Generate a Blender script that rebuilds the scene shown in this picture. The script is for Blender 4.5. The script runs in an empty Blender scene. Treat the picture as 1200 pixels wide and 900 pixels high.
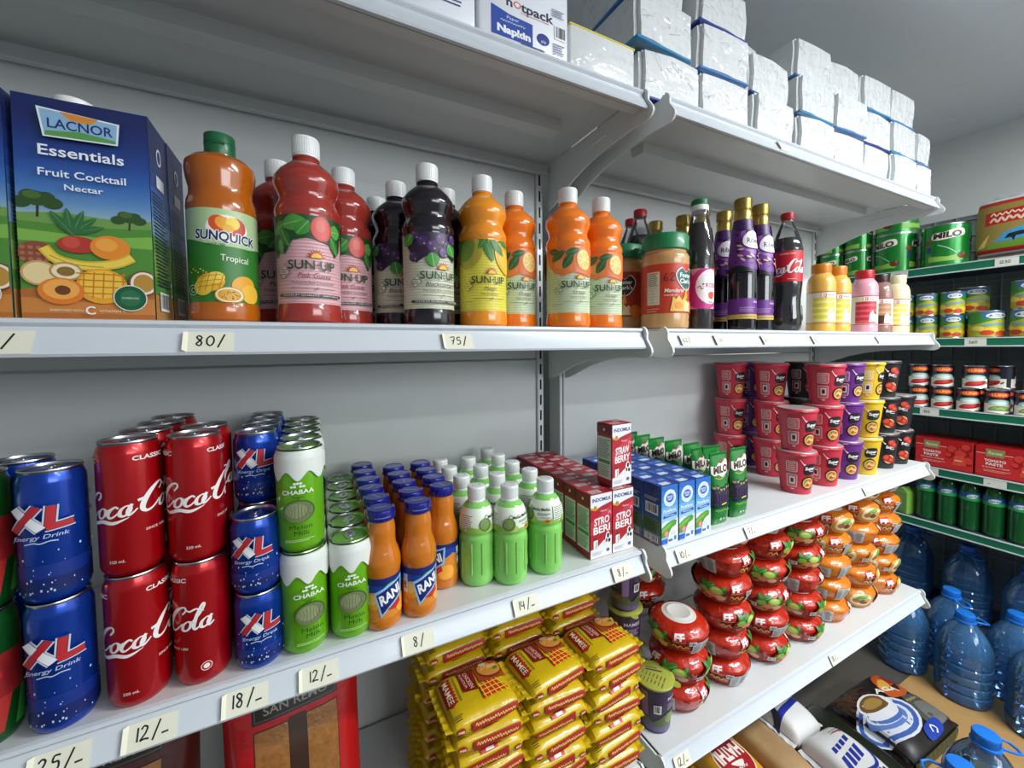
import bpy, bmesh, math, random
from mathutils import Vector, Matrix
from mathutils.geometry import tessellate_polygon

S = bpy.context.scene
COL = S.collection
PI = math.pi

# ---------------------------------------------------------------- camera, light, exposure
cam_data = bpy.data.cameras.new('camera')
cam = bpy.data.objects.new('camera', cam_data)
COL.objects.link(cam)
cam_data.sensor_width = 36.0
cam_data.lens = 470.27 / 1200 * 36
cam_data.shift_x = 0.0
cam_data.shift_y = -(450 - 427.93) / 1200
cam_data.clip_start = 0.02
_yaw, _pitch, _roll = 0.4672, -0.0443, -0.0098
_f = Vector((math.sin(_yaw)*math.cos(_pitch), math.cos(_yaw)*math.cos(_pitch), math.sin(_pitch)))
_r = Vector((math.cos(_yaw), -math.sin(_yaw), 0))
_u = _r.cross(_f)
_r2 = _r*math.cos(_roll) + _u*math.sin(_roll)
_u2 = _u*math.cos(_roll) - _r*math.sin(_roll)
_m = Matrix((( _r2.x, _u2.x, -_f.x), (_r2.y, _u2.y, -_f.y), (_r2.z, _u2.z, -_f.z))).to_4x4()
_m.translation = (-0.6036, -0.9328, 1.3532)
cam.matrix_world = _m
S.camera = cam

world = bpy.data.worlds.new('world')
S.world = world
world.use_nodes = True
world.node_tree.nodes['Background'].inputs[0].default_value = (0.80, 0.90, 1.0, 1)
world.node_tree.nodes['Background'].inputs[1].default_value = 0.28

def area_lamp(name, loc, size_x, size_y, power, color, target=None):
    d = bpy.data.lights.new(name, 'AREA')
    d.shape = 'RECTANGLE'; d.size = size_x; d.size_y = size_y
    d.energy = power; d.color = color
    o = bpy.data.objects.new(name, d)
    COL.objects.link(o)
    o.location = loc
    if target is not None:
        o.rotation_euler = (Vector(target) - Vector(loc)).to_track_quat('-Z', 'Y').to_euler()
    return o
area_lamp('ceiling_light', (1.1, -1.45, 2.31), 1.2, 0.14, 58, (0.94, 0.98, 1.0))
area_lamp('ceiling_light', (1.3, -2.6, 2.31), 1.2, 0.14, 34, (0.94, 0.98, 1.0))
area_lamp('front_fill', (1.0, -3.9, 1.95), 2.2, 0.7, 42, (0.93, 0.97, 1.0), (0.6, 0, 1.7))  # added fill from behind the camera for the back panels; its source is unseen
S.view_settings.view_transform = 'Standard'
S.view_settings.look = 'None'
S.view_settings.gamma = 1
S.view_settings.use_curve_mapping = False
S.view_settings.exposure = 0.0

# ---------------------------------------------------------------- materials
_M = {}
def lin(h):
    h = h.lstrip('#')
    out = []
    for i in (0, 2, 4):
        c = int(h[i:i+2], 16)/255
        out.append(c/12.92 if c <= .04045 else ((c+.055)/1.055)**2.4)
    return (*out, 1)

def mat(hexcol, rough=.45, metal=0.0, coat=0.0, vary=.06, spec=.5, bump=0.0, bscale=60, sss=0.0, vscale=18, bdist=.002):
    """procedural principled surface: colour with a little noise variation"""
    key = (hexcol, rough, metal, coat, vary, spec, bump, bscale, sss, vscale, bdist)
    if key in _M: return _M[key]
    m = bpy.data.materials.new('surface_' + hexcol.lstrip('#'))
    m.use_nodes = True
    nt = m.node_tree; b = nt.nodes['Principled BSDF']
    c = lin(hexcol)
    b.inputs['Roughness'].default_value = rough
    b.inputs['Metallic'].default_value = metal
    b.inputs['Specular IOR Level'].default_value = spec
    b.inputs['Coat Weight'].default_value = coat
    b.inputs['Coat Roughness'].default_value = .06
    b.inputs['Base Color'].default_value = c
    if sss:
        b.inputs['Subsurface Weight'].default_value = sss
        b.inputs['Subsurface Radius'].default_value = (.02, .02, .02)
        b.inputs['Subsurface Scale'].default_value = .4
    if vary or bump:
        tc = nt.nodes.new('ShaderNodeTexCoord')
        n = nt.nodes.new('ShaderNodeTexNoise')
        n.inputs['Scale'].default_value = vscale
        n.inputs['Detail'].default_value = 3
        nt.links.new(tc.outputs['Object'], n.inputs['Vector'])
        if vary:
            mx = nt.nodes.new('ShaderNodeMixRGB')
            mx.inputs[1].default_value = tuple(min(1, x*(1-vary)) for x in c[:3]) + (1,)
            mx.inputs[2].default_value = tuple(min(1, x*(1+vary)) for x in c[:3]) + (1,)
            nt.links.new(n.outputs['Fac'], mx.inputs[0])
            nt.links.new(mx.outputs[0], b.inputs['Base Color'])
        if bump:
            n2 = nt.nodes.new('ShaderNodeTexNoise')
            n2.inputs['Scale'].default_value = bscale
            n2.inputs['Detail'].default_value = 2
            nt.links.new(tc.outputs['Object'], n2.inputs['Vector'])
            bp = nt.nodes.new('ShaderNodeBump')
            bp.inputs['Strength'].default_value = abs(bump)
            bp.inputs['Distance'].default_value = bdist
            nt.links.new(n2.outputs['Fac'], bp.inputs['Height'])
            if bump > 0: nt.links.new(bp.outputs[0], b.inputs['Normal'])      # negative: only the clear film on top is crinkled
            if coat: nt.links.new(bp.outputs[0], b.inputs['Coat Normal'])
    _M[key] = m
    return m

def clear_mat(name, hexcol, tint_hex, diffuse=.0, rough=.05):
    """thin clear plastic: tinted see-through with a glossy surface and a little body colour"""
    if name in _M: return _M[name]
    m = bpy.data.materials.new(name)
    m.use_nodes = True
    nt = m.node_tree
    nt.nodes.clear()
    out = nt.nodes.new('ShaderNodeOutputMaterial')
    tr = nt.nodes.new('ShaderNodeBsdfTransparent'); tr.inputs[0].default_value = lin(tint_hex)
    df = nt.nodes.new('ShaderNodeBsdfDiffuse'); df.inputs[0].default_value = lin(hexcol)
    gl = nt.nodes.new('ShaderNodeBsdfGlossy'); gl.inputs['Roughness'].default_value = rough
    gl.inputs[0].default_value = (1, 1, 1, 1)
    a = nt.nodes.new('ShaderNodeMixShader'); a.inputs[0].default_value = diffuse
    fr = nt.nodes.new('ShaderNodeFresnel'); fr.inputs['IOR'].default_value = 1.5
    b = nt.nodes.new('ShaderNodeMixShader')
    nt.links.new(tr.outputs[0], a.inputs[1]); nt.links.new(df.outputs[0], a.inputs[2])
    nt.links.new(fr.outputs[0], b.inputs[0]); nt.links.new(a.outputs[0], b.inputs[1]); nt.links.new(gl.outputs[0], b.inputs[2])
    nt.links.new(b.outputs[0], out.inputs[0])
    _M[name] = m
    return m

INK = lambda h: mat(h, .42, 0, 0, 0)              # print
GLS = lambda h: mat(h, .3, 0, .5, .05)             # glossy plastic
PLA = lambda h: mat(h, .38, 0, .15, .04)           # satin plastic
FOIL = lambda h: mat(h, .28, 0, .5, .06, .5, .5, 45)   # crinkled film pack
METAL = mat('c9cbcc', .28, 1.0, 0, .05)
DKMETAL = mat('8d9092', .3, 1.0, 0, .05)
WHITE = INK('f1f1ee')

# ---------------------------------------------------------------- mesh builder
class MB:
    def __init__(self):
        self.v = []; self.f = []; self.m = []; self.mats = []; self.flat = []
    def mi(self, m):
        if m not in self.mats: self.mats.append(m)
        return self.mats.index(m)
    def add(self, verts, faces, m):
        o = len(self.v); k = self.mi(m)
        self.v += [tuple(p) for p in verts]
        for f in faces:
            self.f.append([i+o for i in f]); self.m.append(k)
        return self
    def lathe(self, prof, m, n=40, c=(0, 0), close=True, ang=None):
        """profile of (radius, z) from bottom to top; first/last radius 0 or capped"""
        full = ang is None
        a0, a1 = (0, 2*PI) if full else ang
        k = n if full else n+1
        vs = []; fs = []
        for r, z in prof:
            for i in range(k):
                t = a0 + (a1-a0)*i/n
                vs.append((c[0]+r*math.sin(t), c[1]-r*math.cos(t), z))
        for j in range(len(prof)-1):
            for i in range(n):
                i2 = (i+1) % k if full else i+1
                fs.append((j*k+i, j*k+i2, (j+1)*k+i2, (j+1)*k+i))
        if close and full:
            fs.append(tuple(reversed(range(k))))
            fs.append(tuple((len(prof)-1)*k+i for i in range(k)))
        return self.add(vs, fs, m)
    def box(self, x0, y0, z0, x1, y1, z1, m, bev=0, seg=1):
        if bev:
            bm = bmesh.new(); bmesh.ops.create_cube(bm, size=1)
            for v in bm.verts:
                v.co = ((x0+x1)/2+v.co.x*(x1-x0), (y0+y1)/2+v.co.y*(y1-y0), (z0+z1)/2+v.co.z*(z1-z0))
            bmesh.ops.bevel(bm, geom=bm.edges[:], offset=bev, segments=seg, affect='EDGES', profile=.5)
            bm.verts.index_update()
            self.add([v.co[:] for v in bm.verts], [[v.index for v in f.verts] for f in bm.faces], m)
            bm.free(); return self
        v = [(x, y, z) for z in (z0, z1) for y in (y0, y1) for x in (x0, x1)]
        return self.add(v, [(0, 2, 3, 1), (4, 5, 7, 6), (0, 1, 5, 4), (1, 3, 7, 5), (3, 2, 6, 7), (2, 0, 4, 6)], m)
    def prism(self, pts, d0, d1, m, axis='x'):
        """outline pts (a,b) extruded: axis x -> (d,a,b); y -> (a,d,b); z -> (a,b,d)"""
        n = len(pts)
        P = {'x': lambda a, b, d: (d, a, b), 'y': lambda a, b, d: (a, d, b), 'z': lambda a, b, d: (a, b, d)}[axis]
        vs = [P(a, b, d0) for a, b in pts] + [P(a, b, d1) for a, b in pts]
        tri = tessellate_polygon([[Vector((a, b, 0)) for a, b in pts]])
        fs = [tuple(t) for t in tri] + [tuple(i+n for i in reversed(t)) for t in tri]
        fs += [(i, (i+1) % n, n+(i+1) % n, n+i) for i in range(n)]
        return self.add(vs, fs, m)
    def tube(self, path, r, m, n=8, closed=False):
        P = [Vector(p) for p in path]; k = len(P); vs = []; fs = []
        for i, p in enumerate(P):
            if closed: t = P[(i+1) % k]-P[i-1]
            else: t = P[min(i+1, k-1)]-P[max(i-1, 0)]
            t.normalize()
            a = t.orthogonal() if abs(t.z) > .95 else t.cross(Vector((0, 0, 1)))
            a.normalize(); b = t.cross(a)
            for j in range(n):
                q = 2*PI*j/n
                vs.append(p+(a*math.cos(q)+b*math.sin(q))*r)
        for i in range(k if closed else k-1):
            i2 = (i+1) % k
            for j in range(n):
                j2 = (j+1) % n
                fs.append((i*n+j, i*n+j2, i2*n+j2, i2*n+j))
        if not closed:
            fs.append(tuple(range(n))); fs.append(tuple((k-1)*n+j for j in range(n)))
        return self.add(vs, fs, m)
    def grid(self, fn, nu, nv, m, wrap=False):
        vs = [fn(i/nu, j/nv) for j in range(nv+1) for i in range(nu+1)]
        fs = [(j*(nu+1)+i, j*(nu+1)+i+1, (j+1)*(nu+1)+i+1, (j+1)*(nu+1)+i) for j in range(nv) for i in range(nu)]
        return self.add(vs, fs, m)
    def art(self, art, fn, ustep=0, vcuts=(), off0=.00025, doff=.00005):
        """print 2D artwork onto a surface: fn(u, v, height_above_surface) -> point"""
        for k, (m, polys) in enumerate(art.items):
            h = off0 + doff*k
            for p in polys:
                for q in _cut(p, ustep, vcuts):
                    if len(q) > 2:
                        self.add([fn(u, v, h) for u, v in q], [tuple(range(len(q)))], m)
        return self
    def build(self, name, parent=None, loc=None, smooth=35):
        me = bpy.data.meshes.new(name)
        me.from_pydata(self.v, [], self.f)
        for m in self.mats: me.materials.append(m)
        me.polygons.foreach_set('material_index', self.m)
        me.update()
        bm = bmesh.new(); bm.from_mesh(me)
        bmesh.ops.remove_doubles(bm, verts=bm.verts, dist=1e-6)
        bmesh.ops.recalc_face_normals(bm, faces=bm.faces)
        bm.to_mesh(me); bm.free()
        if smooth:
            me.polygons.foreach_set('use_smooth', [True]*len(me.polygons))
            me.set_sharp_from_angle(angle=math.radians(smooth))
        o = bpy.data.objects.new(name, me)
        COL.objects.link(o)
        if parent: o.parent = parent
        if loc: o.location = loc
        return o

def _half(p, ax, c, keep_gt):
    out = []
    n = len(p)
    for i in range(n):
        a = p[i]; b = p[(i+1) % n]
        da = (a[ax]-c) * (1 if keep_gt else -1); db = (b[ax]-c) * (1 if keep_gt else -1)
        if da >= 0: out.append(a)
        if (da > 0 and db < 0) or (da < 0 and db > 0):
            t = da/(da-db)
            out.append((a[0]+(b[0]-a[0])*t, a[1]+(b[1]-a[1])*t))
    return out
def _cut(p, ustep, vcuts):
    res = [p]
    if ustep:
        lo = min(a[0] for a in p); hi = max(a[0] for a in p)
        k0 = math.floor(lo/ustep+1e-6); k1 = math.ceil(hi/ustep-1e-6)
        if k1-k0 > 1:
            res = []
            for k in range(k0, k1):
                q = p
                if k > k0: q = _half(q, 0, k*ustep, True)
                if k < k1-1 and len(q) > 2: q = _half(q, 0, (k+1)*ustep, False)
                if len(q) > 2: res.append(q)
    for c in vcuts:
        nxt = []
        for q in res:
            lo = min(a[1] for a in q); hi = max(a[1] for a in q)
            if lo < c-1e-7 and hi > c+1e-7:
                for g in (True, False):
                    h = _half(q, 1, c, g)
                    if len(h) > 2: nxt.append(h)
            else: nxt.append(q)
        res = nxt
    return res

# ---------------------------------------------------------------- 2D artwork
_TC = {}
def text_polys(s, bold=0.0):
    key = (s, round(bold, 4))
    if key in _TC: return _TC[key]
    cu = bpy.data.curves.new('lettering', 'FONT')
    cu.body = s; cu.size = 1; cu.offset = bold; cu.resolution_u = 3
    o = bpy.data.objects.new('lettering', cu); COL.objects.link(o)
    dg = bpy.context.evaluated_depsgraph_get()
    me = bpy.data.meshes.new_from_object(o.evaluated_get(dg))
    pol = [[(me.vertices[i].co.x, me.vertices[i].co.y) for i in p.vertices] for p in me.polygons]
    bpy.data.meshes.remove(me); bpy.data.objects.remove(o); bpy.data.curves.remove(cu)
    _TC[key] = pol
    return pol

def smooth_path(pts, closed=False, k=4):
    n = len(pts)
    if n < 3: return list(pts)
    out = []
    rng = n if closed else n-1
    for i in range(rng):
        if closed: p0, p1, p2, p3 = pts[i-1], pts[i], pts[(i+1) % n], pts[(i+2) % n]
        else: p0, p1, p2, p3 = pts[max(i-1, 0)], pts[i], pts[i+1], pts[min(i+2, n-1)]
        for j in range(k):
            t = j/k
            out.append(tuple(.5*((2*b)+(-a+c)*t+(2*a-5*b+4*c-d)*t*t+(-a+3*b-3*c+d)*t**3) for a, b, c, d in zip(p0, p1, p2, p3)))
    if not closed: out.append(tuple(pts[-1]))
    return out

class Art:
    """flat printed artwork: rectangles, ellipses, outlines, strokes and lettering in metres"""
    def __init__(self, clip=None): self.items = []; self.clip = clip
    def _add(self, m, polys):
        if isinstance(m, str): m = INK(m)
        if self.clip:
            x0, y0, x1, y1 = self.clip; out = []
            for p in polys:
                for ax, c, g in ((0, x0, True), (0, x1, False), (1, y0, True), (1, y1, False)):
                    if len(p) > 2: p = _half(p, ax, c, g)
                if len(p) > 2: out.append(p)
            polys = out
        if polys: self.items.append((m, polys))
        return self
    def R(self, m, x0, y0, x1, y1): return self._add(m, [[(x0, y0), (x1, y0), (x1, y1), (x0, y1)]])
    def E(self, m, cx, cy, rx, ry=None, rot=0, n=20):
        ry = ry or rx; c, s = math.cos(rot), math.sin(rot); p = []
        for i in range(n):
            a = 2*PI*i/n; x, y = rx*math.cos(a), ry*math.sin(a)
            p.append((cx+x*c-y*s, cy+x*s+y*c))
        return self._add(m, [p])
    def P(self, m, pts, sm=False):
        if sm: pts = smooth_path(pts, True)
        tri = tessellate_polygon([[Vector((a, b, 0)) for a, b in pts]])
        return self._add(m, [[tuple(pts[i][:2]) for i in t] for t in tri])
    def S(self, m, pts, w, closed=False, sm=True):
        """stroke; w a width or a width per point"""
        ws = w if isinstance(w, (list, tuple)) else [w]*len(pts)
        q = [(p[0], p[1], ws[i]) for i, p in enumerate(pts)]
        if sm: q = smooth_path(q, closed)
        elif closed: q = q
        n = len(q); L = []; Rr = []
        for i in range(n):
            a = q[i-1] if (closed or i > 0) else q[i]
            b = q[(i+1) % n] if (closed or i < n-1) else q[i]
            dx, dy = b[0]-a[0], b[1]-a[1]; d = math.hypot(dx, dy) or 1
            nx, ny = -dy/d, dx/d; h = q[i][2]/2
            L.append((q[i][0]+nx*h, q[i][1]+ny*h)); Rr.append((q[i][0]-nx*h, q[i][1]-ny*h))
        return self._add(m, [[L[i], Rr[i], Rr[(i+1) % n], L[(i+1) % n]] for i in range(n if closed else n-1)])
    def T(self, m, s, cx, cy, h, w=None, bold=0.0, shear=0.0, rot=0.0, outline=None, ow=.03, align='c', arc=0):
        """lettering with cap height h centred on cx, cy (fitted to width w)"""
        if outline is not None: self.T(outline, s, cx, cy, h, w, bold+ow, shear, rot, None, 0, align, arc)
        base = text_polys(s, 0)
        if not base: return self
        xs = [a[0] for p in base for a in p]
        x0, x1 = min(xs), max(xs); ch = .70
        sy = h/ch; sx = sy if w is None else w/(x1-x0)
        c, sn = math.cos(rot), math.sin(rot); out = []
        xm = {'c': (x0+x1)/2, 'l': x0, 'r': x1}[align]
        for p in text_polys(s, bold):
            q = []
            for x, y in p:
                X = (x-xm)*sx; Y = (y-ch/2)*sy
                X += shear*Y; Y += arc*X*X
                q.append((cx+X*c-Y*sn, cy+X*sn+Y*c))
            out.append(q)
        return self._add(m, out)
    def lines(self, m, x0, x1, y0, y1, n, th=None, rag=0.25, seed=1):
        """fine print as thin ruled bars"""
        rd = random.Random(seed); th = th or (y1-y0)/n*.38
        for i in range(n):
            y = y1-(i+.5)*(y1-y0)/n
            self.R(m, x0, y-th/2, x1-(x1-x0)*rag*rd.random(), y+th/2)
        return self
    def scrawl(self, m, x0, x1, y, h, w, seed=1):
        """lettering too small or blurred to read, as a wavering pen line"""
        rd = random.Random(seed); n = max(4, int((x1-x0)/h*1.8)); pts = []
        for i in range(n+1): pts.append((x0+(x1-x0)*i/n, y+(h/2 if i % 2 else -h/2)*rd.uniform(.4, 1)))
        return self.S(m, pts, w)
    def barcode(self, x0, y0, x1, y1, seed=1, horiz=False):
        self.R('f2f2f2', x0, y0, x1, y1); rd = random.Random(seed)
        a, b = (y0, y1) if horiz else (x0, x1)
        t = a+(b-a)*.08
        while t < b-(b-a)*.1:
            w = (b-a)*rd.choice((.02, .035, .05))
            if horiz: self.R('1b1b1b', x0+(x1-x0)*.1, t, x1-(x1-x0)*.1, t+w)
            else: self.R('1b1b1b', t, y0+(y1-y0)*.15, t+w, y1-(y1-y0)*.08)
            t += w+(b-a)*rd.choice((.025, .04, .06))
        return self

DIG = {'0': [[(.25, 1), (.03, .7), (.03, .25), (.25, 0), (.48, .3), (.48, .75), (.25, 1)]],
       '1': [[(.22, 1), (.2, 0)]], '2': [[(.03, .8), (.2, 1), (.42, .85), (.3, .45), (.0, .03), (.25, .08), (.55, .02)]],
       '3': [[(.05, .9), (.3, 1), (.42, .8), (.2, .55), (.45, .35), (.35, .05), (.02, .05)]],
       '4': [[(.1, 1), (.02, .45), (.5, .45)], [(.4, .9), (.36, 0)]],
       '5': [[(.5, .98), (.15, .98), (.1, .6), (.4, .58), (.45, .2), (.2, 0), (.02, .08)]],
       '6': [[(.4, 1), (.1, .6), (.05, .2), (.25, 0), (.45, .2), (.3, .45), (.08, .3)]],
       '7': [[(.0, .95), (.5, 1), (.2, 0)], [(.12, .5), (.42, .52)]],
       '8': [[(.4, .85), (.2, 1), (.06, .8), (.4, .35), (.28, 0), (.05, .2), (.3, .55), (.42, .85)]],
       '/': [[(.5, 1.15), (.05, -.2)]], '-': [[(0, .1), (.45, .13)]]}
def handwriting(a, s, x, y, h, m='161616', wd=.13):
    for ch in s:
        for st in DIG.get(ch, []):
            a.S(m, [(x+p[0]*h*1.05, y+p[1]*h) for p in st], h*wd)
        x += h*(.42 if ch == '1' else .66 if ch in '/-' else .78)
    return a

def hand_w(s, h):
    return sum(h*(.42 if c == '1' else .66 if c in '/-' else .78) for c in s)

def flat(o, u, v):
    """surface map onto a plane with origin o, axes u and v"""
    o, u, v = Vector(o), Vector(u), Vector(v); n = u.cross(v).normalized()
    return lambda a, b, h: o + u*a + v*b + n*h
def prof_r(prof, z):
    for (r0, z0), (r1, z1) in zip(prof, prof[1:]):
        if z0 <= z <= z1 and z1 > z0: return r0+(r1-r0)*(z-z0)/(z1-z0)
    return prof[0][0] if z < prof[0][1] else prof[-1][0]
def around(prof, r0, c=(0, 0)):
    """surface map round a lathed body; u is arc length at radius r0, u = 0 faces -Y"""
    def fn(u, v, h):
        t = u/r0; r = prof_r(prof, v)+h
        return (c[0]+r*math.sin(t), c[1]-r*math.cos(t), v)
    return fn
def band(prof, z0, z1):
    """piece of a profile between two heights"""
    return [(prof_r(prof, z0), z0)]+[(r, z) for r, z in prof if z0 < z < z1]+[(prof_r(prof, z1), z1)]

# ---------------------------------------------------------------- objects
def tag(o, label=None, cat=None, group=None, kind=None):
    if label: o['label'] = label
    if cat: o['category'] = cat
    if group: o['group'] = group
    if kind: o['kind'] = kind
    return o
def thing(name, label=None, cat=None, loc=(0, 0, 0), rz=0, group=None):
    o = bpy.data.objects.new(name, None); COL.objects.link(o)
    o.empty_display_size = .02
    o.location = loc; o.rotation_euler = (0, 0, rz)
    return tag(o, label, cat, group)
def dup(root, loc, rz=0, label=None, group=None, rx=0, ry=0, scale=None):
    r = root.copy(); COL.objects.link(r)
    r.location = loc; r.rotation_euler = (rx, ry, rz)
    if scale: r.scale = scale
    if label: r['label'] = label
    if group: r['group'] = group
    for ch in list(root.children):
        c = ch.copy(); COL.objects.link(c); c.parent = r
        for g in ch.children:
            e = g.copy(); COL.objects.link(e); e.parent = c
    return r
USED = set()
def place(proto, loc, rz=0, label=None, group=None, rx=0, ry=0, scale=None):
    """the first placement moves the builder's own object, later ones copy it"""
    if proto.name not in USED:
        USED.add(proto.name)
        proto.location = loc; proto.rotation_euler = (rx, ry, rz)
        if scale: proto.scale = scale
        tag(proto, label, None, group)
        return proto
    return dup(proto, loc, rz, label, group, rx, ry, scale)
ORD = ['first', 'second', 'third', 'fourth', 'fifth', 'sixth', 'seventh', 'eighth', 'ninth', 'tenth', 'eleventh', 'twelfth']
rnd = random.Random(7)
jit = lambda a: rnd.uniform(-a, a)
Z_A, Z_B, Z_L, Z_M, Z_T = .053, .500, .947, 1.388, 1.836
D = .348
GAP = .0275
XE = 1.259
XW = -1.30

# ================================================================ the setting
plaster = mat('cfd2d0', .85, 0, 0, .04, .3, .15, 40)
ceil_m = mat('e6eaf0', .85, 0, 0, .03, .3, .1, 30)
floor_m = mat('4d4942', .5, 0, 0, .15)
def structure(name, mb):
    return tag(mb.build(name, smooth=0), kind='structure')
RWX, BWY, CZ = 2.22, .45, 2.34
structure('floor', MB().box(-3, -4, -.05, RWX+.1, BWY+.1, 0, floor_m))
structure('ceiling', MB().box(-3, -4, CZ, RWX+.1, BWY+.1, CZ+.05, ceil_m))
structure('wall_back', MB().box(-3, BWY, 0, RWX, BWY+.1, CZ, plaster))
structure('wall_right', MB().box(RWX, -4, 0, RWX+.1, BWY+.1, CZ, plaster))
structure('wall_left', MB().box(-3.1, -4, 0, -3, BWY+.1, CZ, plaster))

# ================================================================ white metal shelving
steel = mat('d2d5d5', .38, 0, .1, .03)
steel_in = mat('d8dcdb', .42, 0, .1, .03)
slot_m = mat('15171a', .8)
rail_m = mat('ced4da', .3, 0, .2, .02)
tag_m = mat('e3e1cc', .7, 0, 0, .05)

def gondola(x0, x1, yo, upr, label):
    t = thing('shelving_frame', label, 'shelving', ((x0+x1)/2, yo, 0))
    w = (x1-x0)/2
    b = MB()
    for za, zb in ((.10, .72), (.723, 1.32), (1.323, 1.90)):
        b.box(-w+.018, .004, za, w-.018, .016, zb, steel_in, .002)
    b.build('back_panel', t)
    for sx in (-1, 1):
        u = MB()
        xa = sx*(w-.009)
        plain = upr == 0 and sx < 0
        u.box(xa-.009, -.004, 0, xa+(.0 if plain else .009), .05, 1.92, steel_in, .0015)
        pu = u.build('upright', t)
        if plain: continue
        s = MB(); z = .16
        while z < 1.88:
            s.box(xa-.0025, -.0046, z, xa+.0025, -.0036, z+.027, slot_m)
            z += .0415
        s.build('slots', pu)
    return t
gondola(XW, -.040, 0, 1, 'white metal shelf frame on the left holding the juice bottles and soft drink cans')
gondola(.006, XE, -.0094, 0, 'white metal shelf frame on the right holding the napkins and noodle cups')

# lip and end plate outlines, (y, z) measured from the front edge of the board
RAIL = [(0, 0), (-.004, -.001), (-.005, -.005), (-.0015, -.009), (-.003, -.014), (-.013, -.033), (-.0155, -.037), (-.014, -.040), (-.010, -.040), (0, -.034)]
BRK = [(D-.006, -.004), (D-.006, -.120), (D-.03, -.116), (D-.07, -.101), (D-.12, -.082), (D-.17, -.069), (D-.22, -.061), (.03, -.056), (.0, -.058),
       (-.014, -.058), (-.022, -.054), (-.026, -.047), (-.025, -.040), (-.018, -.029), (-.013, -.022), (-.0125, -.016), (-.013, -.009), (-.009, -.001), (-.003, .003), (.004, .001), (.010, -.004)]
def shelf(x0, x1, yo, z, label, tags=(), depth=D):
    t = thing('shelf', label, 'shelf', ((x0+x1)/2, yo, z))
    w = (x1-x0)/2
    b = MB()
    b.box(-w, -depth, -.003, w, -.006, 0, steel, .0008)
    b.box(-w, -depth, -.033, w, -depth+.002, -.002, steel)
    b.box(-w, -depth+.002, -.034, w, -depth+.022, -.032, steel)
    b.box(-w, -.010, -.030, w, -.006, -.002, steel)
    b.box(-w, -.022, -.031, w, -.010, -.029, steel)
    b.build('board', t)
    s = MB()
    s.prism([(-.203, -.003), (-.201, -.026), (-.166, -.026), (-.160, -.003)], -w+.085, w-.085, steel, 'x')
    s.build('stiffener', t)
    r = MB(); r.prism([(-depth+a, c) for a, c in RAIL], -w, w, rail_m, 'x')
    rr = r.build('price_rail', t)
    for sx in (-1, 1):
        k = MB()
        xa = sx*(w+.0045)
        k.prism([(-depth+a, c) for a, c in BRK], xa-.0022, xa+.0022, steel_in, 'x')
        k.box(xa-.004, -depth+.10, -.036, xa+.004, -depth+.17, -.026, steel_in, .003)
        k.build('bracket', t)
    for x, s_, hh in tags:
        g = MB()
        n0 = Vector((0, -.019, .010)).normalized()
        o = Vector((x-(x0+x1)/2, -depth-.0035, -.0135)); vdir = Vector((0, -.010, -.019)).normalized()
        wd, ht = (.044, .026) if hh > .011 else (.034, .024)
        fn = flat(o - vdir*-ht, (1, 0, 0), -vdir)
        vs = [fn(-wd/2, 0, .0004), fn(wd/2, 0, .0004), fn(wd/2, ht, .0004), fn(-wd/2, ht, .0004)]
        vb = [fn(-wd/2, 0, .0001), fn(wd/2, 0, .0001), fn(wd/2, ht, .0001), fn(-wd/2, ht, .0001)]
        g.add(vs+vb, [(0, 1, 2, 3), (4, 7, 6, 5), (0, 4, 5, 1), (1, 5, 6, 2), (2, 6, 7, 3), (3, 7, 4, 0)], tag_m)
        # the left edge of the slip curls away from the rail
        g.add([fn(-wd/2, 0, .0004), fn(-wd/2, ht, .0004), fn(-wd/2-.004, ht*.95, .004), fn(-wd/2-.004, .001, .004)], [(0, 1, 2, 3)], tag_m)
        a = Art(); handwriting(a, s_, -.5*hand_w(s_, hh), ht*.3, hh)
        g.art(a, fn, off0=.0006)
        g.build('price_slip', rr)
    return t
yl, yr = 0, -.0094
shelf(XW, -GAP, yl, Z_T, 'top left white metal shelf carrying the printed napkin packs')
shelf(GAP, XE, yr, Z_T, 'top right white metal shelf carrying the stacks of napkin packs', [(.394, '-', .009)])
shelf(XW, -GAP, yl, Z_M, 'left white metal shelf with the row of juice concentrate bottles and cartons', [(-.872, '5/', .013), (-.705, '80/', .013), (-.402, '75/', .012)])
shelf(GAP, XE, yr, Z_M, 'right white metal shelf with the peanut jars, dark syrup and cola bottles', [(.078, '62/', .010), (.182, '34', .009), (.345, '64/', .009), (.552, '28/', .009), (.889, '2/', .008)])
shelf(XW, -GAP, yl, Z_L, 'left white metal shelf with soft drink cans and green drink bottles', [(-.848, '25/-', .013), (-.774, '12/-', .013), (-.684, '18/-', .014), (-.602, '12/-', .012), (-.471, '8/', .012), (-.290, '14/-', .013), (-.080, '8/-', .012)])
shelf(GAP, XE, yr, Z_L, 'right white metal shelf with milk cartons and noodle cups', [(.078, '10/-', .012), (.3, '7/-', .012), (.84, '12', .010)])
shelf(XW, -GAP, yl, Z_B, 'lower left white metal shelf with yellow noodle packets and pasta bags')
shelf(GAP, XE, yr, Z_B, 'lower right white metal shelf with stacked noodle bowls', [(.078, '12/-', .013), (.685, '18/-', .012)])

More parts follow.
